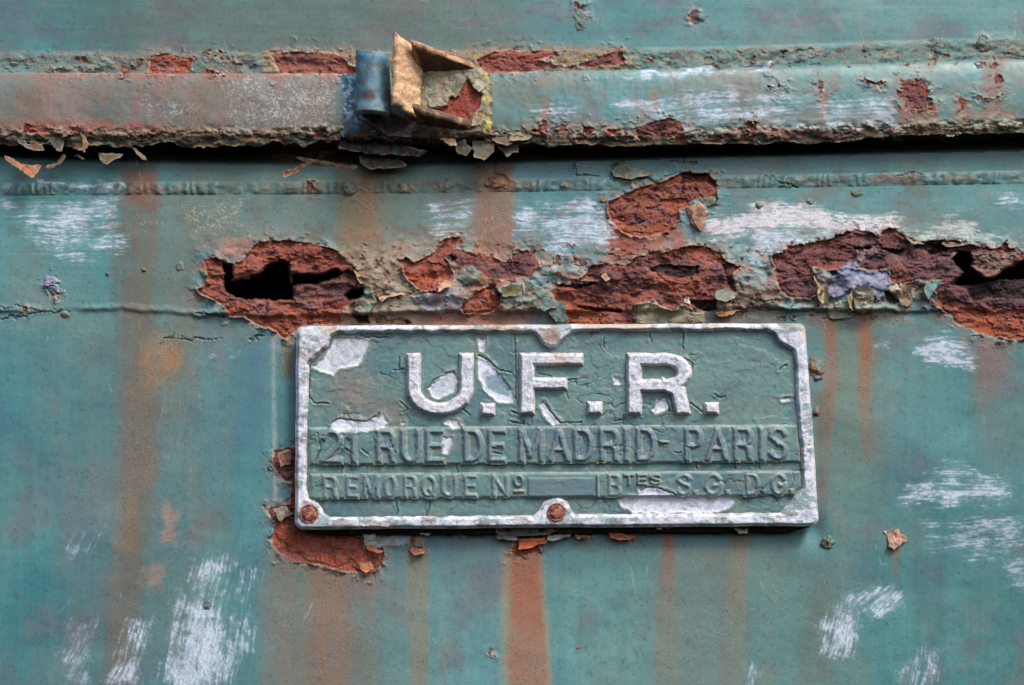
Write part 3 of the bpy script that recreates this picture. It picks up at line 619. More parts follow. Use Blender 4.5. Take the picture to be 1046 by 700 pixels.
deep(Z4([(860, 400), (930, 385), (965, 440), (955, 490), (930, 440)]), 3.5, (70, 46, 44), .6, .6)
deep(ZI([(775, 505-0), (776, 506), (777, 505)]), .1)
def crack(P, d=1.5, w=.35, wob=1.1, col=(52, 42, 36), a=.7):
    sl = sub(P, 8); S = sd_line(U[sl]+WU[sl]*wob, V[sl]+WV[sl]*wob, P)
    m = ss(w+.6, w-.3, S); H[sl] -= d*m; c = C[sl]; c += (lin(col)-c)*(m*a)[..., None]
    sh = np.exp(-((S-w-1.4)/1.6)**2); H[sl] += sh*.45*nz_(sl)
for P in (Z4([(190, 500), (230, 478), (300, 465), (360, 455)]), Z4([(365, 550), (400, 562), (425, 572)]), Z4([(125, 590), (160, 480), (135, 440)]),
          Z4([(160, 640), (230, 635), (330, 650)]), ZE([(565, 630), (620, 615), (790, 618)]), ZE([(620, 612), (622, 595)]), ZE([(885, 630), (945, 600)]), ZE([(0, 540), (60, 546), (130, 520), (200, 516), (250, 525)]), ZE([(0, 500), (90, 505), (150, 515)]),
          ZE([(700, 522), (760, 524), (800, 540)]), ZF([(40, 455), (130, 462)]), ZG([(370, 20), (368, 65), (400, 75), (415, 80)]), ZG([(645, 20), (655, 42)]), ZG([(820, 5), (800, 30), (790, 60), (850, 75), (945, 82)]),
          ZC([(365, 640), (370, 600), (400, 580), (398, 540)]), ZC([(440, 635), (520, 650), (600, 625), (700, 620)]), ZC([(225, 575), (240, 600), (250, 625), (320, 630)]), ZC([(560, 580), (630, 582), (680, 584)]), ZC([(630, 560), (632, 585)]),
          ZH([(640, 540), (700, 545), (800, 552), (860, 545)]), ZH([(770, 510), (840, 515)]), ZI([(0, 430), (100, 435), (160, 445), (260, 440)]), ZI([(0, 400), (60, 405), (100, 415)]),
          Z5([(0, 540), (110, 552)]), Z5([(25, 480), (28, 530)]), Z5([(140, 480), (150, 430), (130, 520)]), Z5([(420, 400), (445, 420)]), Z5([(150, 385), (185, 372), (230, 385), (262, 430)]),
          Z5([(340, 70), (400, 85), (450, 130), (560, 150), (640, 130), (780, 140), (830, 182), (890, 184)]), Z5([(0, 135), (90, 115), (140, 80)]), Z5([(610, 190), (665, 215)]),
          ZH([(215, 345), (330, 355), (440, 338), (480, 342)]), ZH([(100, 445), (170, 460)]), ZH([(560, 320), (610, 352), (622, 345)]), ZC([(695, 232), (760, 238)]), ZD([(55, 196), (85, 192)]), ZD([(110, 180), (145, 188), (170, 180)]),
          ZN([(560, 245), (590, 262), (615, 270)]), ZD([(470, 630), (510, 620), (560, 625)]), ZD([(0, 625), (60, 650), (120, 665)]), ZF([(290, 195), (380, 197), (470, 215)]),
          ZI([(70, 245), (120, 270), (150, 285), (200, 262), (270, 262)]), ZI([(355, 380), (350, 430), (360, 455)]), ZQ([(0, 0), (1, 1)])):
    crack(P)
# ---------- torn holes
HOLE = np.zeros(U.shape, bool)
HS = np.full(U.shape, 30.)
for P, w in ((ZF([(135, 280), (165, 285), (168, 342), (215, 335), (262, 312), (290, 285), (335, 270), (370, 275), (378, 345), (385, 370), (385, 406), (310, 408), (200, 402), (155, 390), (138, 375)]), .55),
          (ZF([(378, 318), (430, 314), (480, 318), (540, 298), (556, 312), (530, 330), (480, 340), (470, 352), (430, 350), (398, 352), (380, 362)]), .25),
          (ZF([(570, 392), (600, 372), (634, 362), (634, 385), (610, 404), (580, 408)]), .3),
          (Z5([(670, 215), (700, 190), (762, 195), (780, 235), (765, 262), (800, 300), (830, 322), (890, 327), (930, 290), (1000, 270), (1040, 238), (1120, 225), (1180, 262), (1180, 330), (1046, 336), (940, 335), (850, 345), (780, 360), (700, 362), (680, 345), (735, 300), (690, 260)]), .35)):
    sl, S = sdp(P, 20, w); HS[sl] = np.minimum(HS[sl], S)
HOLE = HS < 0
rim = ss(2.4, 0, HS); H -= rim*3.5; mixc(C, (60, 40, 38), rim*.5)
H = np.where(HOLE, H-6, H)
_l = (C@np.array([.2126, .7152, .0722]))[..., None]; C = _l+(C-_l)*(1.13-.13*rust)[..., None]; C *= 1-rust[..., None]*np.array([.10, .11, .04]); C *= 1+(1-rust[..., None])*np.array([-.02, -.015, .045]); C = np.clip(C, .004, .9)

# ---------- assemble: one empty, the parts cut out of the sheet
side = empty('trailer_side', (0, 0, ZOFF-.3), 'old green painted trailer side, its flaking paint and rusted seam torn open in two places', 'trailer wall')
P3 = at(U, V, H)
nr, nc = U.shape; idx = np.arange(nr*nc).reshape(nr, nc)
cu = (U[:-1, :-1]+U[1:, 1:])/2; cv = (V[:-1, :-1]+V[1:, 1:])/2
hole_c = HOLE[:-1, :-1] & HOLE[1:, 1:] & HOLE[:-1, 1:] & HOLE[1:, :-1]
under_plate = (cu > 322) & (cu < 812) & (cv > 352) & (cv < 522)
ok = ~hole_c & ~under_plate
vtc = np.interp(cu[0], ua, vt[0])[None, :]; vgc = np.interp(cu[0], ua, vg[0])[None, :]; vwc = np.interp(cu[0], ua, vw[0])[None, :]
zones = {'upper_sheet': cv < vtc-22, 'upper_weld_seam': (cv >= vtc-22) & (cv < vtc-1), 'rail': (cv >= vtc-1) & (cv < vgc),
         'lower_weld_seam': (cv >= vwc-7) & (cv < vwc+7)}
zones['lower_sheet'] = (cv >= vgc) & ~zones['lower_weld_seam']
RG = np.concatenate([C, A[..., None]], -1).reshape(-1, 4)
for name, z in zones.items():
    k = z & ok
    f = np.stack([idx[:-1, :-1][k], idx[1:, :-1][k], idx[1:, 1:][k], idx[:-1, 1:][k]], 1)
    used = np.unique(f); mp = np.full(nr*nc, -1); mp[used] = np.arange(len(used))
    o = put(name, P3.reshape(-1, 3)[used], mp[f], RG[used], M_SEAM if 'weld' in name else M_WALL, side)
    # parts keep world coordinates
    o.matrix_parent_inverse = side.matrix_world.inverted()
def wh(u, v):
    """height of the sheet at one point"""
    return float(H[np.searchsorted(va, v), np.searchsorted(ua, u)])

# dark hollow behind the skin
def hollow():
    x0, x1, z0, z1, y0, y1 = -.46, .46, ZOFF-.19, ZOFF+.46, .012, .14
    c = [(x0, y0, z0), (x1, y0, z0), (x1, y0, z1), (x0, y0, z1), (x0, y1, z0), (x1, y1, z0), (x1, y1, z1), (x0, y1, z1)]
    f = [(4, 7, 6, 5), (0, 4, 5, 1), (3, 2, 6, 7), (0, 3, 7, 4), (1, 5, 6, 2)]
    o = put('inner_wall', np.array(c), np.array(f), np.tile(list(lin((34, 28, 26)))+[.9], (8, 1)), M_DARK, None, np.zeros(5, bool))
    o['kind'] = 'structure'
    return o
hollow()

# ================================================================== PIECES ON THE SHEET
def wob(U_, V_, a, seed, s=5): return (fbm(U_/s, V_/s, 3, seed, .6)-.5)*a
fs = [300]
def flake(P, col, h0=None, curl=(0, 1), amt=6, th=.9, edgec=(190, 176, 150), name='paint_flake', parent=side, w=3.4, alpha=.4, sp=.62, label=None, lumps=2.0, edgea=.4):
    """a sheet of paint held on one side and curling off the steel; curl = direction (du,dv) in which it rises"""
    P = np.array(P, float); c = P.mean(0); fs[0] += 3; sd_ = fs[0]
    d = np.array(curl, float); d /= np.linalg.norm(d)
    pr = (P-c)@d; lo, hi = pr.min(), pr.max()
    if h0 is None: h0 = wh(*c)+1.5
    sdf = lambda u, v: sd_poly(u+wob(u, v, w, sd_), v+wob(u, v, w, sd_+1), P)
    def top(u, v, S):
        q = np.clip(((u-c[0])*d[0]+(v-c[1])*d[1]-lo)/(hi-lo), 0, 1)
        return h0+amt*q**1.7+wob(u, v, lumps, sd_+2, 7)
    def cf(u, v, S):
        o = rgba(lin(col), alpha, u.shape); n = fbm(u/4, v/4, 3, sd_+3)
        o[..., :3] *= (1+(n-.5)[..., None]*1.0); mixc(o[..., :3], (120, 70, 54), ss(.55, .7, fbm(u/5, v/5, 4, sd_+6))*.6); mixc(o[..., :3], (96, 120, 116), ss(.55, .7, fbm(u/7, v/7, 3, sd_+7))*.35)
        m = ss(-2.2, -.2, S)*edgea*ss(.3, .6, fbm(u/6, v/6, 2, sd_+4)); o[..., :3] += (lin(edgec)-o[..., :3])*m[..., None]
        return o
    o = relief(name, parent, M_FLAKE, (P[:, 0].min(), P[:, 1].min(), P[:, 0].max(), P[:, 1].max()), sp, sdf, top, lambda u, v: top(u, v, 0)-th, cf, back=True)
    if parent: o.matrix_parent_inverse = parent.matrix_world.inverted()
    if label: o['label'] = label
    return o
TAN, GREY, DK = (172, 124, 92), (128, 136, 124), (58, 50, 44)
flake(ZY([(35, 270), (60, 275), (150, 330), (300, 345), (240, 435), (190, 405), (110, 350), (45, 300)]), (178, 116, 76), 20, (0, 1), 7, 1.2, label='tan triangular paint flake hanging below the left end of the rail')
flake(ZY([(310, 345), (400, 330), (450, 255), (470, 270), (440, 320), (350, 372)]), (91, 74, 57), 18, (0, 1), 5)
flake(ZY([(470, 185), (520, 210), (600, 250), (640, 190), (600, 130), (565, 95), (590, 160), (585, 215), (540, 225)]), (130, 94, 62), 27, (0, 1), 6)
flake(ZY([(110, 130), (160, 140), (200, 190), (260, 180), (300, 200), (320, 240), (230, 235), (180, 215), (120, 160)]), (71, 71, 63), 24, (0, 1), 5)
flake(ZY([(340, 150), (440, 130), (460, 170), (440, 240), (400, 235), (370, 200)]), (76, 76, 68), 24, (0, 1), 5)
flake(ZY([(700, 250), (890, 265), (850, 290), (740, 335), (715, 300)]), (90, 76, 54), 20, (0, 1), 6)
flake(ZY([(920, 205), (970, 220), (1040, 290), (1045, 305), (1000, 290), (960, 240)]), (111, 94, 71), 20, (0, 1), 6)
flake(ZY([(520, 265), (570, 270), (605, 298), (585, 300), (550, 280)]), (96, 76, 62), 16, (0, 1), 4, sp=.45)
flake(ZW([(110, 355), (180, 350), (280, 300), (200, 265), (250, 262), (320, 280), (400, 285), (490, 310), (630, 318), (600, 345), (520, 335), (420, 318), (330, 295), (210, 375), (130, 405)]), (150, 110, 84), 20, (0, -1), 8, 1.4, label='long twisted paint sliver sticking out of the gap under the bracket')
flake(ZW([(630, 265), (720, 215), (800, 235), (900, 275), (960, 330), (700, 345), (640, 300)]), (70, 62, 54), 12, (0, 1), 4)
flake(ZB([(300, 500), (440, 505), (620, 540), (600, 560), (420, 550), (300, 530)]), (46, 40, 36), 18, (0, 1), 6)
flake(ZB([(650, 485), (715, 495), (720, 520), (700, 522), (665, 500)]), (166, 144, 104), 30, (0, 1), 4)
flake(ZB([(715, 510), (750, 500), (775, 530), (760, 560), (722, 545)]), (92, 84, 68), 25, (1, 0), 6)
flake(ZB([(780, 505), (850, 500), (860, 540), (820, 575), (785, 560)]), (92, 84, 68), 24, (0, 1), 6)
flake(ZB([(850, 480), (905, 478), (945, 500), (900, 520), (850, 505)]), (92, 84, 68), 25, (0, 1), 5)
flake(ZB([(870, 520), (945, 505), (945, 540), (900, 560)]), (84, 78, 68), 20, (0, 1), 5)
flake(ZC([(0, 480), (60, 465), (90, 480), (70, 500), (0, 505)]), (136, 128, 100), 26, (0, 1), 4)
flake(ZC([(45, 430), (75, 465), (70, 470), (40, 445)]), (176, 152, 116), 28, (1, 0), 4, sp=.45)
# crust of old paint and scale that hangs all along the lip
for (a0, a1, amp, sd_) in ((-60, 348, 12, 810), (496, 1110, 6, 820)):
    low_ = lambda u, amp=amp, sd_=sd_: np.interp(u, ua, vb[0])+1+amp*(fbm(u/20, 0*u+2, 4, sd_, .55)-.34)*1.9
    cs = lambda u, v, a0=a0, a1=a1, low_=low_: np.maximum(np.maximum(v-low_(u+wob(u, v, 4, 815)), np.interp(u, ua, vb[0])-7+wob(u, v, 5, 816)-v), np.maximum(a0-u, u-a1))
    def ct(u, v, S, low_=low_): return 24.5+(fbm(u/13, v/7, 4, 830, .52)-.5)*9-.32*np.clip(v-np.interp(u, ua, vb[0]), 0, 30)
    def cc_(u, v, S):
        c = np.empty(u.shape+(3,)); c[:] = lin((74, 68, 58)); n = fbm(u/9, v/5, 4, 833, .6)
        mixc(c, (120, 80, 60), ss(.5, .62, n)*.8); mixc(c, (52, 46, 40), ss(.48, .36, n)*.8); mixc(c, (98, 110, 98), ss(.55, .66, fbm(u/12, v/6, 3, 836))*.6)
        mixc(c, (186, 164, 128), ss(-1.6, -.2, S)*ss(.4, .6, fbm(u/9, v/9, 3, 839))*.6)
        return np.concatenate([c, np.full(u.shape+(1,), .85)], -1)
    o = relief('lip_crust', side, M_FLAKE, (a0, 118, a1, 172), .8, cs, ct, lambda u, v: ct(u, v, 0)-1.6, cc_, back=True)
    o.matrix_parent_inverse = side.matrix_world.inverted()
rng = np.random.default_rng(5)
for k in range(26):                                  # small curls along the rail's lower lip
    u = (k+.5)*1046/26+rng.uniform(-17, 17)
    if 330 < u < 500: continue
    v = float(np.interp(u, ua, vb[0]))+rng.uniform(-4, 2.5); a = rng.uniform(3, 11); b = rng.uniform(2.0, 4.0); r = rng.uniform(-.4, .4)
    P = [(u+math.cos(q)*a*rng.uniform(.4, 1.2)-math.sin(q)*r*b, v+math.sin(q)*b*rng.uniform(.5, 1.3)) for q in np.linspace(0, 2*math.pi, 8)[:-1]]
    flake(P, [(120, 104, 80), (88, 92, 82), (104, 78, 60), (70, 66, 58)][k % 4], 20, (rng.uniform(-.5, .5), 1), rng.uniform(2, 6), sp=.6, w=5, edgea=.4)
# curls round the rust
flake(Z4([(545, 440), (560, 400), (600, 362), (640, 372), (645, 395), (590, 410), (560, 430)]), (204, 152, 124), None, (0, 1), 5)
flake(ZG([(460, 545), (505, 512), (545, 530), (520, 520), (490, 540)]), (140, 120, 100), None, (0, -1), 4, sp=.45)
flake(ZH([(500, 178), (545, 170), (565, 190), (560, 215), (545, 268), (522, 240), (515, 200)]), (206, 150, 124), None, (1, 0), 5, label='pale peach paint flake curling at the edge of the upper rust patch')
flake(ZH([(168, 140), (215, 155), (240, 150), (225, 162), (195, 160)]), (140, 100, 84), None, (-1, 0), 4, sp=.45)
flake(ZH([(540, 150), (590, 140), (602, 160), (570, 178), (545, 165)]), (140, 148, 126), None, (1, 0), 5)
flake(ZH([(188, 425), (210, 412), (222, 438), (205, 446)]), (184, 136, 92), None, (0, 1), 5, sp=.45)
flake(ZH([(480, 505), (500, 500), (512, 530), (490, 522)]), (186, 184, 170), None, (0, 1), 4, sp=.45)
flake(ZH([(600, 480), (640, 470), (672, 500), (640, 520), (600, 510)]), (124, 134, 118), None, (0, 1), 5)
flake(ZH([(596, 555), (640, 552), (690, 548), (640, 572), (605, 572)]), (182, 122, 60), None, (0, 1), 5)
flake(ZG([(470, 450), (486, 448), (486, 480), (474, 495)]), (200, 196, 168), None, (1, 0), 4, sp=.45)
flake(ZG([(390, 470), (430, 455), (470, 470), (450, 500), (400, 500)]), (146, 146, 104), None, (0, -1), 4)
flake(ZG([(505, 520), (560, 500), (600, 530), (545, 555), (530, 540)]), (112, 138, 134), None, (-1, -.6), 5)
flake(ZG([(570, 515), (620, 520), (630, 590), (590, 590), (560, 560)]), (104, 132, 128), None, (1, 0), 5)
flake(Z4([(30, 340), (70, 330), (110, 345), (115, 380), (80, 390), (55, 370)]), (176, 144, 106), None, (0, -1), 5)
flake(Z4([(190, 500), (230, 470), (360, 450), (320, 440), (220, 430), (170, 470)]), (190, 160, 124), None, (.3, 1), 5, label='cream lip of paint standing off the wall left of the plate')
flake(Z4([(160, 640), (170, 615), (240, 600), (330, 615), (355, 645), (250, 655)]), (200, 150, 112), None, (0, -1), 4)
flake(Z5([(150, 395), (160, 420), (150, 460), (160, 500), (140, 480), (130, 430)]), (176, 160, 112), None, (-1, 0), 5)
flake(Z5([(150, 385), (200, 368), (262, 395), (268, 440), (245, 415), (200, 392)]), (184, 176, 148), None, (0, -1), 6)
flake(Z5([(20, 350), (35, 400), (30, 470), (5, 460), (0, 380)]), (150, 148, 120), None, (1, 0), 5)
flake(Z5([(400, 350), (455, 365), (475, 430), (465, 460), (450, 410), (415, 385)]), (190, 166, 130), None, (1, -.4), 5)
flake(Z5([(535, 345), (618, 335), (570, 400), (555, 440), (530, 400)]), (112, 158, 156), None, (1, .2), 5)
flake(Z5([(640, 200), (700, 190), (680, 215), (665, 225)]), (140, 124, 110), None, (1, 0), 3, sp=.45)
flake(Z5([(620, 150), (640, 132), (690, 145), (780, 140), (740, 155), (700, 165), (650, 165)]), (110, 96, 84), None, (0, 1), 4)
flake(Z5([(430, 95), (470, 130), (540, 148), (480, 150), (440, 125)]), (130, 108, 96), None, (0, 1), 3)
flake(ZF([(600, 300), (625, 320), (650, 345), (625, 350), (610, 330)]), (176, 150, 112), None, (-1, 0), 5, sp=.5)
flake(ZI([(205, 310), (235, 350), (262, 400), (250, 425), (228, 395), (232, 365)]), (196, 176, 128), None, (-1, 0), 5)
flake(ZC([(365, 610), (400, 585), (440, 600), (520, 625), (440, 640), (380, 632)]), (110, 118, 104), None, (0, 1), 4)
# under and beside the plate
flake(Z6([(578, 285), (648, 285), (650, 345), (590, 352)]), (178, 190, 184), 3, (0, -1), 2, label='pale grey square paint flake under the lower edge of the plate')
flake(Z6([(600, 350), (640, 360), (688, 380), (670, 392), (620, 380), (598, 365)]), (188, 104, 62), 3, (0, 1), 4)
flake(Z6([(860, 268), (940, 275), (935, 298), (890, 290)]), (160, 160, 150), 5, (0, 1), 4)
flake(Z6([(835, 350), (870, 370), (912, 365), (905, 392), (870, 405), (835, 390)]), (150, 96, 68), 3, (0, 1), 4)
flake(Z6([(560, 450), (620, 440), (635, 480), (590, 498), (560, 475)]), (176, 104, 72), 3, (0, 1), 3)
flake(Z7([(225, 220), (325, 220), (325, 246), (230, 244)]), (126, 128, 118), 5, (0, 1), 3)
flake(Z7([(480, 225), (590, 205), (580, 230), (500, 250), (470, 246)]), (150, 158, 148), 5, (0, 1), 4)
flake(Z7([(330, 240), (465, 235), (470, 258), (430, 268), (395, 285), (335, 290)]), (196, 92, 44), 4, (0, 1), 3, label='bright orange rust flake under the middle rivet of the plate')
flake(Z7([(760, 205), (900, 225), (890, 238), (830, 248), (780, 232)]), (176, 88, 56), 5, (0, 1), 4)
flake(Z7([(600, 222), (685, 222), (670, 240), (612, 240)]), (160, 80, 56), 5, (0, 1), 3)
flake(Z7([(990, 168), (1025, 165), (1022, 195), (1000, 195)]), (196, 200, 198), 9, (0, 1), 3)
flake(ZM([(415, 362), (490, 362), (480, 378), (425, 388)]), (150, 158, 156), 9, (0, 1), 3, sp=.5)
flake(ZM([(695, 382), (750, 382), (745, 398), (715, 402)]), (176, 180, 174), 8, (0, 1), 3, sp=.5)
flake(ZQ([(622, 378), (648, 372), (670, 390), (660, 408), (642, 416), (632, 395)]), (196, 146, 124), None, (0, 1), 4, w=7, sp=.5, lumps=4, label='loose peach paint chip on bare green wall right of the plate')
flake(ZN([(585, 210), (612, 205), (612, 235), (590, 240)]), (120, 82, 70), 4, (-1, 0), 4)
flake(ZN([(575, 330), (600, 322), (615, 340), (590, 355)]), (150, 140, 128), 4, (-1, 0), 4)
# blisters: swollen lumps of paint and rust
def blister(cu_, cv_, ru, rv, ht, c1, c2, seed):
    def sdf(u, v):
        uu = (u-cu_+wob(u, v, ru*1.0, seed, 5))/ru; vv = (v-cv_+wob(u, v, rv*1.0, seed+1, 5))/rv
        return (np.hypot(uu, vv)-1)*min(ru, rv)
    base = wh(cu_, cv_)
    def top(u, v, S):
        k = np.clip(-S/min(ru, rv), 0, 1); return base-.7+ht*k**.7*(.4+1.2*fbm(u/5, v/5, 3, seed+2, .5))
    def cf(u, v, S):
        o = rgba(C[np.searchsorted(va, cv_-rv*1.6), np.searchsorted(ua, cu_-ru)], .4, u.shape); o[..., :3] += (lin(c1)-o[..., :3])*(.75*ss(.35, .55, fbm(u/4, v/4, 4, seed+5)))[..., None]
        m = ss(.48, .62, fbm(u/4, v/3, 4, seed+3)); o[..., :3] += (lin(c2)-o[..., :3])*m[..., None]; return o
    o = relief('rust_blister', side, M_SEAM, (cu_-ru*1.5, cv_-rv*1.5, cu_+ru*1.5, cv_+rv*1.5), .65, sdf, top, base-2, cf)
    o.matrix_parent_inverse = side.matrix_world.inverted()
for i, q in enumerate([(846, 554, 9, 6.5, 5, (104, 104, 80), (74, 60, 46)), (834, 376, 8, 11, 4, (130, 118, 92), (128, 78, 54)), (834, 420, 4.5, 6, 4, (150, 92, 62), (110, 80, 60)),
        (835, 386, 5, 5, 4, (120, 66, 46), (90, 70, 60)), (52, 292, 7, 8, 3, (116, 124, 140), (96, 92, 90)), (184, 272, 5, 5, 3, (120, 120, 96), (140, 100, 80)),
        (147, 276, 3.5, 3.5, 2.4, (110, 120, 104), (90, 80, 70)), (110, 280, 3.5, 3.5, 2.2, (86, 120, 118), (80, 90, 90)), (66, 322, 6, 5, 3, (120, 126, 108), (90, 90, 80)),
        (876, 197, 7, 5, 3.4, (122, 130, 110), (110, 88, 70)), (827, 206, 4.5, 4.5, 2.4, (120, 150, 148), (100, 120, 116)), (775, 210, 4.5, 4, 3, (178, 140, 108), (140, 110, 80)),
        (716, 18, 8, 6, 3.5, (112, 92, 90), (84, 110, 108)), (592, 22, 8, 12, 2.6, (120, 128, 118), (104, 112, 104)), (958, 47, 10, 9, 3.4, (100, 112, 86), (70, 78, 66)), (1004, 44, 7, 7, 3, (110, 96, 84), (90, 100, 90)),
        (884, 50, 5, 4, 2.4, (110, 120, 104), (96, 104, 96)), (1030, 46, 5, 7, 2.4, (112, 104, 84), (90, 90, 70)), (591, 662, 3.5, 3, 2, (110, 80, 72), (90, 70, 60)), (210, 619, 8, 6, 2, (110, 116, 116), (80, 90, 96)),
        (355, 192, 8, 7, 3.4, (120, 138, 126), (84, 90, 80)), (415, 192, 9, 6, 3, (150, 120, 90), (120, 90, 80)), (509, 187, 14, 7, 4, (162, 104, 72), (110, 84, 62)), (576, 190, 5, 5, 3.4, (172, 104, 72), (140, 110, 80)), (455, 190, 7, 6, 3, (120, 112, 100), (90, 96, 90))]):
    blister(*q, 500+7*i)

# ================================================================== THE MAKER'S PLATE
plate = empty('nameplate', tuple(at(568, 540, 0)), 'rectangular cast maker\'s plate reading U.F.R. in white raised letters on flaking green paint', 'nameplate')
HB = 14.0
def keep(o, p=plate): o.matrix_parent_inverse = p.matrix_world.inverted(); return o
OUT = np.array([(311, 341), (815, 338.5), (828, 529), (309.5, 532.5)])
outer = lambda u, v: sd_poly(u, v, OUT)-8.2+ (fbm(u/22, v/22, 2, 600)-.5)*1.2
TABT = ZK([(-60, 70), (-30, 72), (0, 100), (20, 117), (45, 122), (72, 118), (95, 95), (120, 72), (150, 66)])
INN = ZJ([(102, 230), (99, 205), (150, 150), (172, 130), (190, 92), (215, 80), (970, 78)])+[(545, 341), (550, 345), (555, 352), (562, 355.5), (569, 354.5), (576, 347), (584, 340.5)]+\
      ZK([(150, 66), (810, 64), (835, 75), (852, 102), (880, 118), (905, 135), (914, 160), (922, 390)])+ZM([(932, 60), (940, 235), (905, 272), (880, 305), (862, 328), (130, 332)])+\
      [(583, 520), (579, 511.5), (572, 508), (564, 508), (556, 512), (551, 521), (544, 527)]+ZL([(980, 375), (250, 380), (185, 380), (160, 362), (135, 325), (100, 305), (92, 280), (90, 60)])
INN = np.array(INN)
inner = lambda u, v: sd_poly(u+(fbm(u/9, v/9, 4, 601)-.5)*2.6, v+(fbm(u/9, v/9, 4, 602)-.5)*2.6, INN)
# bare spots of the green field (paint fallen off the aluminium)
BARE = [ZJ([(112, 215), (165, 165), (190, 130), (200, 100), (345, 98), (340, 130), (300, 205), (215, 222), (195, 245), (160, 232)]), ZJ([(185, 445), (215, 412), (325, 428), (395, 398), (412, 425), (400, 452), (330, 468), (210, 470), (190, 455)]),
        ZJ([(568, 298), (600, 262), (640, 235), (672, 232), (690, 270), (672, 310), (620, 340), (592, 335)]), ZJ([(768, 100), (800, 100), (795, 150), (772, 150)]), ZJ([(768, 162), (800, 172), (840, 215), (850, 240), (905, 300), (908, 355), (850, 350), (790, 300), (768, 240)]),
        ZJ([(635, 435), (655, 415), (690, 420), (697, 450), (670, 462)]), ZJ([(465, 428), (478, 428), (478, 440), (465, 440)]), ZL([(632, 62), (668, 62), (668, 90), (648, 130), (630, 128)]),
        ZK([(5, 335), (18, 312), (50, 355), (80, 392), (60, 398), (30, 380)]), ZK([(405, 345), (425, 312), (455, 292), (468, 330), (440, 352), (415, 355)]), ZK([(268, 230), (290, 228), (293, 252), (272, 256)]),
        ZM([(290, 285), (310, 268), (698, 268), (696, 295), (640, 326), (340, 328), (292, 300)]), ZM([(355, 245), (380, 233), (430, 238), (480, 255), (490, 262), (360, 266)]), ZK([(865, 305), (890, 300), (895, 312), (870, 316)])]
BLUE = ZJ([(790, 250), (850, 235), (900, 280), (900, 340), (840, 320), (800, 300)])
CRK = [ZJ([(455, 175), (457, 225), (430, 228)]), ZJ([(457, 225), (475, 222)]), ZJ([(100, 230), (98, 330), (120, 355), (175, 358)]), ZJ([(770, 165), (810, 185), (850, 222), (900, 235)]), ZJ([(915, 80), (917, 340)]),
       ZJ([(185, 440), (215, 415), (325, 428), (380, 398)]), ZJ([(705, 380), (735, 402)]), ZJ([(895, 430), (945, 440), (950, 425)]), ZJ([(568, 298), (600, 260), (670, 230), (676, 245)]), ZJ([(300, 92), (410, 98)]), ZJ([(1025, 350), (1046, 365)]),
       ZK([(232, 90), (235, 125)]), ZK([(395, 70), (400, 105)]), ZK([(515, 70), (514, 128)]), ZK([(520, 160), (550, 180), (545, 200)]), ZK([(540, 320), (580, 352)]), ZK([(625, 290), (650, 302), (665, 296)]), ZK([(855, 205), (885, 185)]), ZK([(875, 305), (898, 298)]),
       ZK([(100, 238), (135, 236)]), ZK([(0, 215), (45, 224)]), ZK([(15, 312), (60, 370), (80, 392), (155, 388)]), ZK([(300, 395), (305, 365)]), ZK([(405, 340), (450, 292), (468, 350)]), ZK([(95, 270), (105, 305)]), ZK([(270, 385), (300, 380)]),
       ZL([(228, 178), (229, 210)]), ZL([(684, 172), (685, 205)]), ZL([(445, 322), (450, 360), (445, 375)]), ZL([(578, 318), (572, 355), (560, 375)]), ZL([(240, 110), (270, 130)]), ZL([(310, 115), (335, 135)]), ZL([(420, 80), (440, 125)]),
       ZL([(830, 95), (860, 100)]), ZL([(825, 125), (860, 130)]), ZL([(130, 50), (145, 110), (125, 165)]), ZM([(425, 75), (455, 82)]), ZM([(485, 115), (510, 112)]), ZM([(530, 90), (533, 140)]), ZM([(560, 148), (562, 172)]), ZM([(700, 150), (700, 172)]), ZM([(785, 152), (787, 172)]),
       ZM([(365, 248), (385, 235), (440, 242), (490, 265)]), ZJ([(455, 350), (490, 380), (470, 390)]), ZJ([(900, 390), (925, 400)]), ZL([(700, 50), (700, 25)]), ZM([(143, 60), (147, 110)])]
def bare_sd(u, v):
    d = np.full(u.shape, 40.); a = (fbm(u/5, v/5, 3, 610, .6)-.5)*4; b = (fbm(u/5, v/5, 3, 611, .6)-.5)*4
    u0, u1, v0, v1 = u.min(), u.max(), v.min(), v.max()
    for P in BARE:
        p = np.array(P)
        if p[:, 0].min() > u1+6 or p[:, 0].max() < u0-6 or p[:, 1].min() > v1+6 or p[:, 1].max() < v0-6: continue
        d = np.minimum(d, sd_poly(u+a, v+b, P))
    return d
def crk_sd(u, v):
    d = np.full(u.shape, 40.); a = (fbm(u/5, v/5, 3, 612, .6)-.5)*3; b = (fbm(u/5, v/5, 3, 613, .6)-.5)*3
    u0, u1, v0, v1 = u.min(), u.max(), v.min(), v.max()
    for P in CRK:
        p = np.array(P)
        if p[:, 0].min() > u1+6 or p[:, 0].max() < u0-6 or p[:, 1].min() > v1+6 or p[:, 1].max() < v0-6: continue
        d = np.minimum(d, sd_line(u+a, v+b, P))
    return d
def alu(u, v, seed=620):
    c = np.empty(u.shape+(3,)); c[:] = lin((216, 220, 236))
    n = fbm(u/5, v/5, 4, seed, .65); mixc(c, (158, 166, 188), ss(.54, .70, n)*.6); mixc(c, (228, 230, 238), ss(.5, .36, n)*.6)
    return c
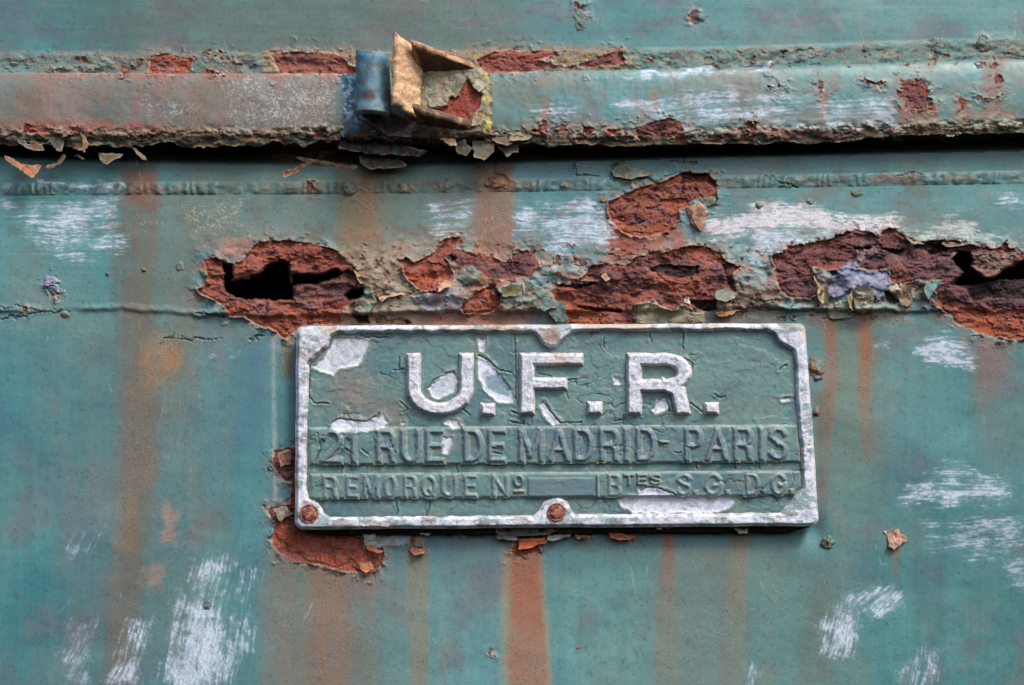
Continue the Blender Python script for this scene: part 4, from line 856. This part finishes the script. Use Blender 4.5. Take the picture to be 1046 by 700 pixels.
def plate_paint(u, v, S, edge_cream=0.):
    c = np.empty(u.shape+(3,)); c[:] = lin((100, 138, 138))
    mixc(c, (74, 112, 124), ss(.4, .7, fbm(u/60, v/30, 3, 630))*.7); mixc(c, (116, 138, 128), ss(.5, .75, fbm(u/24, v/16, 3, 633))*.5)
    mixc(c, (142, 124, 118), ss(18, -14, sd_poly(u+(fbm(u/12, v/12, 3, 636)-.5)*20, v, ZJ([(200, 240), (300, 230), (370, 290), (380, 340), (470, 370), (440, 420), (330, 410), (210, 400), (190, 300)])))*.65)
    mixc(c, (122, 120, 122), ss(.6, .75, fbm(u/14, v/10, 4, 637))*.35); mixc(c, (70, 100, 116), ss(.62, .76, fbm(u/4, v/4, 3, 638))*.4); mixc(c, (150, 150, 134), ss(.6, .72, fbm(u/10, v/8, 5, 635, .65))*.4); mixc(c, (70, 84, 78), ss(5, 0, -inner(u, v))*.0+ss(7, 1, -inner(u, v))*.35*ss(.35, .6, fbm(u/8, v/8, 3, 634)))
    c *= (1+.10*(fbm(u/30, v/2, 2, 639)-.5)*2)[..., None]
    bs = bare_sd(u, v); ck = crk_sd(u, v); m = ss(.5, -.5, bs)
    mixc(c, (178, 172, 150), np.exp(-((bs-1)/.8)**2)*.5)
    c += (alu(u, v)-c)*m[..., None]
    if np.ndim(u): mixc(c, (92, 136, 152), ss(.8, -3, sd_poly(u, v, BLUE))*.8)
    mixc(c, (42, 44, 42), ss(.9, .2, ck)*.7)
    if edge_cream: mixc(c, (164, 168, 150), ss(-3, -.3, S)*edge_cream*ss(.25, .6, fbm(u/8, v/8, 3, 640)))
    cz = np.abs(fbm(u/34, v/26, 4, 615, .55)-.5); cg = ss(.45, .6, fbm(u/60, v/40, 2, 619)); cz = ss(.012, .003, cz)*cg*(1-m)
    mixc(c, (54, 60, 56), cz*.6)
    fl = ss(.55, .57, fbm(u/28, v/20, 4, 618, .5)); mixc(c, (112, 142, 138), fl*.25)
    dh = -.7*cz+.35*fl-.9*m+.6*np.exp(-((bs-1)/2.0)**2)-1.1*ss(1.0, .2, ck)+.55*np.exp(-((ck-1.8)/1.4)**2)*ss(.35, .6, fbm(u/6, v/6, 2, 614))
    out = np.concatenate([c, (.10+.25*m)[..., None]], -1)
    return out, dh
def p_top(h):
    def f(u, v, S):
        return h+plate_paint(u, v, S)[1]+(fbm(u/40, v/30, 3, 641)-.5)*1.4+(fbm(u/3.5, v/3.5, 3, 642)-.5)*.55
    return f
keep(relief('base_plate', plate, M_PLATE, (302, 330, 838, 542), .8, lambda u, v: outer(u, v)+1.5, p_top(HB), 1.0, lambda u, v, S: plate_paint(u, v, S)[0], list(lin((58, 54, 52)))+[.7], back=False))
def border_col(u, v, S):
    c = alu(u, v, 650)
    mixc(c, (192, 172, 146), ss(.45, .65, fbm(u/30, v/12, 3, 651))*ss(350, 336, v)*.75)
    mixc(c, (112, 144, 142), ss(.54, .62, fbm(u/14, v/8, 5, 652, .6))*.75); mixc(c, (110, 104, 100), ss(.62, .72, fbm(u/6, v/3, 4, 653))*.6); mixc(c, (120, 92, 78), ss(.64, .74, fbm(u/20, v/9, 4, 649))*.5)
    mixc(c, (172, 120, 92), ss(14, 2, np.hypot(u-563, v-343))*.6)
    mixc(c, (188, 170, 140), ss(-2.5, -.5, S)*.5*ss(.4, .6, fbm(u/12, v/12, 2, 654)))
    mixc(c, (164, 100, 76), ss(.60, .7, fbm(u/3, v/3, 3, 655))*ss(26, 6, np.hypot(u-322, v-362))*.9)
    mixc(c, (150, 110, 96), ss(17, 8, np.hypot(u-316, v-526))*.35*ss(.4, .6, fbm(u/5, v/5, 2, 656)))
    return np.concatenate([c, np.full(u.shape+(1,), .3)], -1)
keep(relief('border', plate, M_ALU, (300, 328, 840, 543), .72, lambda u, v: np.maximum(outer(u, v), -inner(u, v)),
    lambda u, v, S: HB+1.2+4.2*ss(0, 3.4, -S)+(fbm(u/7, v/7, 3, 657)-.5)*1.5, lambda u, v: HB-3+0*u, border_col, list(lin((120, 118, 120)))+[.5]))
# raised lettering bands
def boxsd(u, v, u0, u1, vl0, vl1, vr0, vr1):
    k = (u-u0)/(u1-u0); top_ = vl0+(vr0-vl0)*k; bt = vl1+(vr1-vl1)*k
    return np.maximum(np.maximum(u0-u, u-u1), np.maximum(top_-v, v-bt))
for q in ((315, 820, 436.5, 476, 433.5, 473), (316, 819, 483.8, 511, 480.5, 507)):
    s0 = lambda u, v, q=q: np.maximum(boxsd(u, v, *q)+(fbm(u/18, v/18, 2, 660)-.5)*1, inner(u, v)+.5)
    keep(relief('lettering_band', plate, M_PLATE, (314, 430, 822, 512), .8, s0, lambda u, v, S: HB+.6+2.6*ss(0, 2.6, -S)+plate_paint(u, v, S)[1]+(fbm(u/9, v/9, 3, 661)-.5)*.9, HB-2,
        lambda u, v, S: plate_paint(u, v, S, .75)[0], list(lin((84, 112, 112)))+[.2]))
# ---- letters from pen strokes
def arc(cx, cy, rx, ry, a0, a1, n=12): return [(cx+rx*math.cos(math.radians(a0+(a1-a0)*i/n)), cy+ry*math.sin(math.radians(a0+(a1-a0)*i/n))) for i in range(n+1)]
G = {'U': [[(0, 0)]+arc(.5, .6, .5, .4, 180, 0)+[(1, 0)]], 'F': [[(0, 0), (0, 1)], [(0, 0), (1, 0)], [(0, .5), (.68, .5)]],
     'R': [[(0, 0), (0, 1)], [(0, 0), (.62, 0)]+arc(.62, .265, .38, .265, -90, 90)+[(0, .53)], [(.62, .53), (.88, .64), (.96, 1)]],
     'E': [[(0, 0), (0, 1)], [(0, 0), (1, 0)], [(0, .5), (.85, .5)], [(0, 1), (1, 1)]], 'D': [[(0, 0), (0, 1)], [(0, 0)]+arc(.45, .5, .55, .5, -90, 90)+[(0, 1)]],
     'M': [[(0, 1), (0, 0)], [(0, 0), (.5, .85), (1, 0)], [(1, 0), (1, 1)]], 'A': [[(0, 1), (.5, 0), (1, 1)], [(.24, .66), (.76, .66)]], 'I': [[(.5, 0), (.5, 1)]],
     'P': [[(0, 0), (0, 1)], [(0, 0), (.6, 0)]+arc(.6, .28, .4, .28, -90, 90)+[(0, .56)]], 'S': [arc(.5, .26, .5, .26, -20, -180, 8)+arc(.5, .74, .5, .24, -90, 0, 5)+arc(.5, .74, .5, .26, 0, 160, 8)],
     '2': [arc(.5, .3, .5, .3, -160, 20, 9)+[(.8, .55), (0, 1), (1, 1)]], '1': [[(.1, .18), (.6, 0), (.6, 1)]], 'O': [arc(.5, .5, .5, .5, 0, 360, 18)],
     'Q': [arc(.5, .5, .5, .5, 0, 360, 18), [(.6, .7), (.95, 1)]], 'N': [[(0, 1), (0, 0), (1, 1), (1, 0)]], 'G': [arc(.5, .5, .5, .5, -35, -360, 16)+[(1, .55), (.6, .55)]],
     'B': [[(0, 0), (0, 1)], [(0, 0)]+arc(.6, .25, .38, .25, -90, 90, 8)+[(0, .5)], [(0, .5)]+arc(.6, .75, .4, .25, -90, 90, 8)+[(0, 1)]],
     'T': [[(0, 0), (1, 0)], [(.5, 0), (.5, 1)]], '.': [], '-': [[(0, .5), (1, .5)]]}
def glyph_sdf(ch, u0, v0, u1, v1, w, wh_=None):
    wh_ = wh_ or w
    segs = []; x0, x1, y0, y1 = u0+w/2, u1-w/2, v0+wh_/2, v1-wh_/2
    for st in G[ch]:
        P = [(x0+(x1-x0)*a, y0+(y1-y0)*b) for a, b in st]
        closed = math.dist(P[0], P[-1]) < .01
        for i in range(len(P)-1):
            a, b = np.array(P[i]), np.array(P[i+1]); L_ = np.linalg.norm(b-a)
            if L_ < 1e-6: continue
            d = (b-a)/L_; hw = (w*abs(d[1])+wh_*abs(d[0]))/2/max(abs(d[0])+abs(d[1]), 1)*1.0
            hw = (w*d[1]**2+wh_*d[0]**2)/2
            e0 = hw if (i == 0 and not closed) else 0; e1 = hw if (i == len(P)-2 and not closed) else 0
            segs.append((a, b, hw, e0, e1))
    def f(u, v):
        bx = np.maximum(np.maximum(u0-u, u-u1), np.maximum(v0-v, v-v1))
        if ch == '.': return bx
        s = np.full(u.shape, 50.)
        for a, b, hw, e0, e1 in segs:
            L_ = np.linalg.norm(b-a); d = (b-a)/L_
            al = (u-a[0])*d[0]+(v-a[1])*d[1]; pr = np.abs(-(u-a[0])*d[1]+(v-a[1])*d[0])
            al2 = np.clip(al, 0, L_); s = np.minimum(s, np.hypot(al-al2, pr)-hw)
            if e0 or e1:
                lo_, hi_ = (-e0 if e0 else L_*.4), (L_+e1 if e1 else L_*.6)
                q = np.maximum(lo_-al, al-hi_); s = np.minimum(s, np.maximum(q, pr-hw))
        return np.maximum(s, bx)
    return f
def letter(ch, u0, v0, u1, v1, w, hgt, base, style, wh_=None, sp=.6):
    g = glyph_sdf(ch, u0, v0, u1, v1, w, wh_); sd_ = int(u0*7+v0) % 900
    if style == 'white':
        sdf = lambda u, v: g(u, v)+(fbm(u/6, v/6, 3, sd_)-.5)*1.6-.5
        top = lambda u, v, S: base+1+hgt*ss(0, 3.0, -S)+(fbm(u/4, v/4, 3, sd_+1)-.5)*1.2
        def cf(u, v, S):
            c = alu(u, v, 670); mixc(c, (212, 214, 224), np.full(u.shape, .35)); mixc(c, (196, 180, 150), ss(-2.4, -.3, S)*.6); mixc(c, (110, 122, 126), ss(.60, .7, fbm(u/3, v/3, 3, sd_+2))*.5)
            if ch == 'F': mixc(c, (190, 140, 110), ss(20, 4, np.hypot(u-572, v-366))*.4)
            return np.concatenate([c, np.full(u.shape+(1,), .3)], -1)
        o = relief('letter', plate, M_ALU, (u0-1, v0-1, u1+1, v1+1), sp, sdf, top, base-2, cf, list(lin((150, 146, 140)))+[.4])
    else:
        sdf = lambda u, v: g(u, v)-.8+(fbm(u/4, v/4, 3, sd_)-.5)*2.0
        top = lambda u, v, S: base+.2+hgt*ss(0, w*.5+.6, -S)+.6*plate_paint(u, v, S)[1]
        def cf(u, v, S):
            o = plate_paint(u, v, S)[0]; c = o[..., :3]; mixc(c, (112, 124, 140), ss(-1.2, -3, S)*.65); mixc(c, (166, 168, 150), np.exp(-((S+.7)/1.0)**2)*.5*ss(.3, .55, fbm(u/7, v/7, 3, sd_+5))); return o
        o = relief('letter', plate, M_PLATE, (u0-1, v0-1, u1+1, v1+1), sp, sdf, top, base-2, cf)
    o.name = {'.': 'full_stop', '-': 'hyphen', '1': 'digit', '2': 'digit'}.get(ch, 'letter')
    return keep(o)
for ch, a, b, c, d, w, w2 in (('U', 415.5, 361, 483.5, 424, 14, 12.5), ('.', 491, 412, 505.5, 424.5, 9, 9), ('F', 530.8, 361, 597.5, 423, 15.5, 12), ('.', 600, 410.5, 615, 423, 9, 9), ('R', 640.5, 361, 706.5, 423.5, 15, 12.5), ('.', 720, 411.5, 734, 423, 9, 9)):
    letter(ch, a, b, c, d, w, 5.5, HB, 'white', w2)
sl2 = lambda u: -3*(u-315)/505
for ch, a, b in (('2', 327, 350.5), ('1', 352, 368), ('R', 383, 405), ('U', 408, 431), ('E', 433.5, 455), ('D', 472, 494.5), ('E', 497, 517.5), ('M', 528.5, 556), ('A', 558, 583.5), ('D', 584.5, 607),
                 ('R', 611, 633.5), ('I', 635, 644.5), ('D', 648.5, 671), ('P', 698, 718.5), ('A', 719.5, 745), ('R', 748, 770), ('I', 773.5, 782), ('S', 784, 805.5)):
    o = sl2(a); letter(ch, a-.5, 438+o, b+.5, 474.5+o, 8.2, 2.7, HB+3.0, 'green', 7.0)
letter('-', 672.5, 449, 684, 455, 4, 2.2, HB+3, 'green', 4)
for ch, a, b in (('R', 329, 345), ('E', 352.5, 367), ('M', 370, 388), ('O', 391, 406), ('R', 411, 426.5), ('Q', 429, 446.5), ('U', 449.5, 467.5), ('E', 473, 488), ('N', 501.5, 520), ('B', 620, 635), ('S', 690, 707), ('G', 718, 739), ('D', 760.5, 777), ('G', 786.5, 804.5)):
    o = sl2(a); letter(ch, a-.3, 485.5+o, b+.3, 509.5+o, 5.8, 1.6, HB+3.0, 'green', 4.8)
for ch, a, b, c, d in (('O', 524, 486, 535.5, 499), ('-', 524, 501.5, 535.5, 505), ('T', 637, 486, 648, 498), ('E', 650.5, 486, 661, 498), ('S', 663.5, 486, 676, 498)):
    o = sl2(a); letter(ch, a, c if 0 else b+o, c, d+o, 3.2, 2.2, HB+3, 'green', 3.0)
for a in (710, 743, 780, 808.5):
    o = sl2(a); letter('.', a-2.2, 503+o, a+2.6, 508+o, 3, 2.0, HB+3, 'green')
# the blank where a number would be stamped
nb = lambda u, v: boxsd(u, v, 538.5, 608, 487.5, 508.5, 487, 507.5)
keep(relief('number_field', plate, M_PLATE, (537, 484, 611, 510), .7, nb, lambda u, v, S: HB+3.1+1.2*ss(0, 2, -S)+(fbm(u/9, v/4, 2, 690)-.5)*.5, HB,
     lambda u, v, S: np.concatenate([plate_paint(u, v, S)[0][..., :3]*.6+.4*lin((86, 112, 134)), np.full(u.shape+(1,), .1)], -1)))
keep(relief('letter', plate, M_PLATE, (608, 484, 613, 509), .6, lambda u, v: boxsd(u, v, 609, 612.5, 485, 508, 485, 508)-.4, lambda u, v, S: HB+3+2.6*ss(0, 1.6, -S), HB, lambda u, v, S: plate_paint(u, v, S, .5)[0])).name = 'divider_ridge'
# near-black strip added below the plate to stand in for its shadow
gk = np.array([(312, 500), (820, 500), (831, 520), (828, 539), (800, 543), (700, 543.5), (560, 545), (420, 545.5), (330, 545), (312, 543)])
keep(relief('plate_shadow_strip', plate, M_DARK, (308, 498, 834, 552), .8, lambda u, v: sd_poly(u+wob(u, v, 2, 705), v+wob(u, v, 5, 706, 9), gk), lambda u, v, S: 6.5+1.5*ss(0, 3, -S)+(fbm(u/6, v/5, 3, 707)-.5)*2.5, 0,
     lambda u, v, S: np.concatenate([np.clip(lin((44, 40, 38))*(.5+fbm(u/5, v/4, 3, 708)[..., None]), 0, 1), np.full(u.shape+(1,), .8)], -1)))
# rivets
for (a, b, r) in ((315.6, 525, 9.6), (568.5, 523.2, 9.3)):
    def rt(u, v, S, a=a, b=b, r=r):
        d = np.hypot(u-a, v-b)/r; return HB+6.2+2.2*np.sqrt(np.clip(1-d*d*.95, 0, 1))-1.2*np.exp(-((d-.80)/.10)**2)+(fbm(u/3, v/3, 3, 700)-.5)*1.6
    def rc(u, v, S, a=a, b=b, r=r):
        d = np.hypot(u-a, v-b)/r; c = np.empty(u.shape+(3,)); c[:] = lin((150, 84, 68)); n = fbm(u/3.5, v/3.5, 3, 701+int(a)); mixc(c, (176, 118, 98), ss(.5, .65, n)*.8); mixc(c, (98, 56, 50), ss(.5, .38, n)*.7)
        return np.concatenate([c, np.full(u.shape+(1,), .7)], -1)
    keep(relief('rivet', plate, M_BRACKET, (a-r, b-r, a+r, b+r), .6, lambda u, v, a=a, b=b, r=r: np.hypot(u-a, v-b)-r+(fbm(u/5, v/5, 2, 702)-.5), rt, HB, rc))
keep(flake(Z7([(218, 172), (380, 178), (460, 165), (530, 185), (520, 205), (465, 222), (330, 226), (220, 218)]), (84, 88, 86), 7, (0, -1), 5, 1.2, name='gasket', parent=plate, label='grey strip of gasket sagging below the middle of the plate'))
o_ = flake(ZL([(190, 392), (230, 385), (290, 408), (350, 392), (420, 412), (420, 418), (200, 410)]), (176, 180, 184), HB+5.4, (0, 1), .8, .5, name='paint_flake', parent=plate, sp=.5, lumps=.6)

# ================================================================== THE BRACKET
brk = empty('steel_bracket', tuple(at(425, 138, 20)), 'small rusty U-shaped steel bracket with a blue lug welded on the upper rail', 'bracket')
def br_col(base, alt, alt2, seed, rustc=(120, 66, 52), k=.5):
    def f(u, v, S):
        c = np.empty(u.shape+(3,)); c[:] = lin(base)
        mixc(c, alt, ss(.42, .62, fbm(u/9, v/9, 4, seed))*.8); mixc(c, alt2, ss(.55, .68, fbm(u/5, v/5, 3, seed+3))*.7)
        mixc(c, rustc, ss(.56, .68, fbm(u/7, v/7, 5, seed+6, .65))*k); mixc(c, (72, 56, 46), ss(3.2, .6, -S)*ss(.4, .6, fbm(u/6, v/6, 3, seed+9))*.6*(S.min() < -2)); mixc(c, (92, 70, 54), ss(96, 122, v)*ss(.38, .6, fbm(u/8, v/10, 4, seed+8))*.7)
        return np.concatenate([c, np.full(u.shape+(1,), .55)], -1)
    return f
# back plate with a peeled patch
bp_sd = lambda u, v: sd_poly(u+wob(u, v, 4, 720), v+wob(u, v, 4, 721), ZX([(420, 260), (560, 240), (780, 235), (850, 270), (865, 420), (860, 590), (700, 600), (420, 560)]))
PEEL = ZX([(735, 300), (770, 340), (812, 385), (800, 450), (760, 490), (740, 530), (640, 490), (560, 460), (640, 440), (640, 400), (690, 390)])
def bp_top(u, v, S):
    m = ss(.6, -.6, sd_poly(u+wob(u, v, 3, 722), v+wob(u, v, 3, 723), PEEL)); pb = np.exp(-((sd_poly(u, v, PEEL)-2)/2.2)**2)
    return 30.5+2.6*ss(0, 5, -S)+(fbm(u/7, v/7, 3, 724)-.5)*4.5-2.6*m+1.6*pb
def bp_col(u, v, S):
    c = br_col((150, 146, 128), (176, 160, 124), (120, 134, 122), 725, k=.35)(u, v, S); cc = c[..., :3]
    mixc(cc, (196, 178, 84), ss(.5, .62, fbm(u/4, v/4, 3, 729))*ss(488, 494, u)*.9)
    mixc(cc, (110, 96, 74), ss(436, 424, u)*.5)
    m = ss(.6, -.6, sd_poly(u+wob(u, v, 3, 722), v+wob(u, v, 3, 723), PEEL)); mixc(cc, (146, 72, 62), m); mixc(cc, (176, 92, 74), m*ss(.5, .65, fbm(u/5, v/5, 3, 730))*.7)
    c[..., 3] = np.where(m > .5, .95, .5); return c
keep(relief('back_plate', brk, M_BRACKET, (412, 62, 504, 142), .6, bp_sd, bp_top, 20, bp_col), brk)
for P, cl, d in ((ZX([(560, 380), (620, 370), (645, 410), (620, 440), (550, 450), (540, 410)]), (150, 150, 134), (0, 1)), (ZX([(640, 290), (700, 280), (735, 300), (700, 360), (680, 400), (650, 390)]), (142, 140, 120), (1, 0)),
             (ZX([(740, 290), (800, 300), (835, 330), (800, 370), (770, 345)]), (170, 168, 150), (0, 1)), (ZX([(765, 500), (800, 470), (830, 490), (810, 540), (760, 545)]), (180, 168, 130), (-1, 0))):
    keep(flake(P, cl, 33.5, d, 3, .8, name='paint_flake', parent=brk), brk)
def prism(name, top4, thick, colf, mat, parent, n=(26, 18), rough=.9, seed=0, bulge=None, under=False):
    """a plate given by four corners (u,v,h), thickened along its own normal, with worn, uneven surfaces"""
    q = [at(*p)[0] if np.ndim(at(*p)) > 1 else at(*p) for p in top4]; q = [np.array(x) for x in q]
    nrm = np.cross(q[1]-q[0], q[3]-q[0]); nrm /= np.linalg.norm(nrm)
    a = np.linspace(0, 1, n[0]); b = np.linspace(0, 1, n[1]); Aa, Bb = np.meshgrid(a, b)
    Pt = (q[0][None, None]*((1-Aa)*(1-Bb))[..., None]+q[1]*(Aa*(1-Bb))[..., None]+q[2]*(Aa*Bb)[..., None]+q[3]*((1-Aa)*Bb)[..., None])
    uu = top4[0][0]*(1-Aa)*(1-Bb)+top4[1][0]*Aa*(1-Bb)+top4[2][0]*Aa*Bb+top4[3][0]*(1-Aa)*Bb
    vv = top4[0][1]*(1-Aa)*(1-Bb)+top4[1][1]*Aa*(1-Bb)+top4[2][1]*Aa*Bb+top4[3][1]*(1-Aa)*Bb
    d1 = (fbm(uu/6, vv/6+Bb*3, 3, seed)-.5)*rough*2*PX; ed = np.minimum(np.minimum(Aa, 1-Aa)*n[0], np.minimum(Bb, 1-Bb)*n[1])
    rnd = (1-np.clip(ed/2.0, 0, 1))**2*thick*.32*PX
    wobx = ((fbm(Aa*5, Bb*5+7, 3, seed+2)-.5)*(ed < 1))[..., None]*(q[2]-q[0])/np.linalg.norm(q[2]-q[0])*3.5*PX
    T = Pt+wobx+nrm*(d1-rnd)[..., None]; B_ = Pt+wobx-nrm*(thick*PX-rnd-d1)[..., None]
    if bulge is not None:
        T = T+nrm*(bulge(Aa, Bb)*PX)[..., None]; B_ = B_+nrm*(bulge(Aa, Bb)*PX)[..., None]
    nr_, nc_ = Aa.shape; i = np.arange(nr_*nc_).reshape(nr_, nc_); N_ = nr_*nc_
    f = [np.stack([i[:-1, :-1], i[:-1, 1:], i[1:, 1:], i[1:, :-1]], -1).reshape(-1, 4)]; f.append(f[0][:, ::-1]+N_)
    ring = np.concatenate([i[0, :], i[1:, -1], i[-1, -2::-1], i[-2:0:-1, 0]]); r2 = np.roll(ring, -1)
    f.append(np.stack([ring, ring+N_, r2+N_, r2], 1))
    if thick < 0: f = [x[:, ::-1] for x in f]
    V_ = np.concatenate([T.reshape(-1, 3), B_.reshape(-1, 3)]); cc = colf(uu, vv, -ed); cf2 = colf(uu+40, vv+9, -ed)
    if under: cc[..., :3] += (lin((40, 31, 27))-cc[..., :3])*(ss(1.5, 5, ed+(fbm(uu/4, vv/4, 3, seed+5)-.5)*5)*.88)[..., None]  # underside colour darkened to carry its shade
    sm = np.concatenate([np.ones(len(f[0])+len(f[1]), bool), np.zeros(len(f[2]), bool)])
    o = put(name, V_, np.concatenate(f), np.concatenate([cc.reshape(-1, 4), cf2.reshape(-1, 4)]), mat, parent, sm)
    return keep(o, parent)
cream0 = br_col((226, 184, 146), (232, 202, 160), (204, 160, 124), 740, k=.3)
def cream(u, v, S):
    c = cream0(u, v, S); mixc(c[..., :3], (92, 52, 42), ss(1.05, .7, np.hypot((u-407.5)/3.2, (v-83)/7)+(fbm(u/3, v/3, 3, 739)-.5)*.8)*.9); return c
# web: the leaning upright
prism('web', [(400, 34, 74), (431, 55, 28), (425, 124, 28), (398, 107, 70)], 6, cream, M_BRACKET, brk, (34, 50), 1.7, 741)
# lumpy weld where the upright meets the back plate
wl = [(424, 60), (431, 62), (434, 90), (430, 122), (423, 124), (424, 90)]
keep(relief('weld_bead', brk, M_BRACKET, (418, 56, 440, 128), .6, lambda u, v: sd_poly(u+wob(u, v, 4, 780, 4), v, wl), lambda u, v, S: 31+4*ss(0, 3, -S)+(fbm(u/4, v/3, 3, 781)-.5)*5, 22, br_col((150, 128, 96), (176, 150, 84), (96, 76, 60), 782, k=.8)), brk)
keep(relief('weld_bead', brk, M_BRACKET, (352, 128, 500, 148), .6, lambda u, v: sd_poly(u+wob(u, v, 5, 785, 5), v+wob(u, v, 5, 786, 4), [(352, 136), (420, 132), (498, 134), (498, 141), (420, 144), (352, 142)]), lambda u, v, S: 27+4*ss(0, 3, -S)+(fbm(u/5, v/3, 3, 787)-.5)*6, 16, br_col((48, 42, 36), (70, 60, 48), (40, 34, 30), 788, k=.6)), brk)  # lower bead coloured dark to match the shaded recess under the bracket
# gussets above and below
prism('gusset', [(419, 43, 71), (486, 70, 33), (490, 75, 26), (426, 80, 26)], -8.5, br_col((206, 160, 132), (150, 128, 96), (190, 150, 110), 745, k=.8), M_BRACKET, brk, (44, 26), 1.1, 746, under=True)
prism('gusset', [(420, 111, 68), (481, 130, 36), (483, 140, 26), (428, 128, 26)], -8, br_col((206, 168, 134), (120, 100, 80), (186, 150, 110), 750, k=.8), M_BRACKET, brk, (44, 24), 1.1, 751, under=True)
# blue curved lug and its foot
blue = br_col((90, 138, 156), (124, 158, 168), (74, 116, 134), 760, (112, 86, 76), .7)
def lug():
    n, m = 30, 44; a = np.linspace(-1, 1, n); b = np.linspace(0, 1, m); Aa, Bb = np.meshgrid(a, b)
    u = 381+17.5*np.sin(Aa*math.pi*.42)/math.sin(math.pi*.42); v = 52+1.5*Aa+Bb*(61+3*Aa*Aa)
    h = 40+20*np.cos(Aa*math.pi*.46)+9*ss(.8, 1, Bb)-3*ss(.1, 0, Bb)+(fbm(u/7, v/7, 3, 762)-.5)*1.4
    c = blue(u, v, 0*u); cc = c[..., :3]; mixc(cc, (150, 172, 186), ss(9, 2, np.hypot((u-379), (v-88)*.6))*.4); mixc(cc, (92, 62, 54), ss(10, 3, np.hypot(u-377, v-98))*.75); c[..., 3] = .15  # painted highlight on the middle of the lug, then a rust stain
    T = at(u, v, h); B_ = T.copy(); B_[..., 1] += 9*PX; B_[..., 0] += (-(u-381)*.25*PX)
    back_low = T.copy(); back_low[..., 1] = -22*PX
    i = np.arange(n*m).reshape(m, n); N_ = n*m
    f = [np.stack([i[:-1, :-1], i[1:, :-1], i[1:, 1:], i[:-1, 1:]], -1).reshape(-1, 4)]; f.append(f[0][:, ::-1]+N_)
    ring = np.concatenate([i[0, :], i[1:, -1], i[-1, -2::-1], i[-2:0:-1, 0]]); r2 = np.roll(ring, -1); f.append(np.stack([ring, r2, r2+N_, ring+N_], 1))
    keep(put('lug', np.concatenate([T.reshape(-1, 3), B_.reshape(-1, 3)]), np.concatenate(f), np.concatenate([c.reshape(-1, 4)]*2), M_BRACKET, brk), brk)
lug()
prism('lug_neck', [(374, 58, 44), (392, 58, 44), (392, 108, 42), (374, 108, 42)], -22, blue, M_BRACKET, brk, (12, 20), .8, 764)
def foot_col(u, v, S):
    c = br_col((70, 126, 152), (92, 136, 150), (104, 130, 132), 770, k=.25)(u, v, S); cc = c[..., :3]
    mixc(cc, (190, 212, 236), ss(.52, .62, fbm(u/3.4, v/3.4, 3, 773))*ss(20, 8, np.hypot(u-357, (v-97)*.6))*.9)
    mixc(cc, (176, 196, 230), ss(.42, .55, fbm(u/3, v/3, 3, 774))*ss(8, 3, np.hypot(u-368, v-122))*.9)
    c[..., 3] = .2; return c
keep(relief('foot', brk, M_BRACKET, (344, 72, 402, 142), .6, lambda u, v: sd_poly(u+wob(u, v, 3, 775), v+wob(u, v, 3, 776), ZX([(100, 275), (330, 275), (340, 560), (270, 590), (100, 600), (85, 560)])),
     lambda u, v, S: 26+3*ss(0, 9, -S)+(fbm(u/8, v/8, 3, 777)-.5)*2.5, 20, foot_col), brk)
# dark sheet added to stand in for the shade below the lug
keep(flake(ZX([(170, 455), (330, 460), (440, 510), (450, 600), (330, 590), (250, 540), (200, 490)]), (50, 42, 38), 34, (0, -1), 16, 3, name='lug_shade_sheet', parent=brk, label='dark sheet standing in for the shade under the lug'), brk)
print('tris', sum(len(m.polygons) for m in bpy.data.meshes)*2)
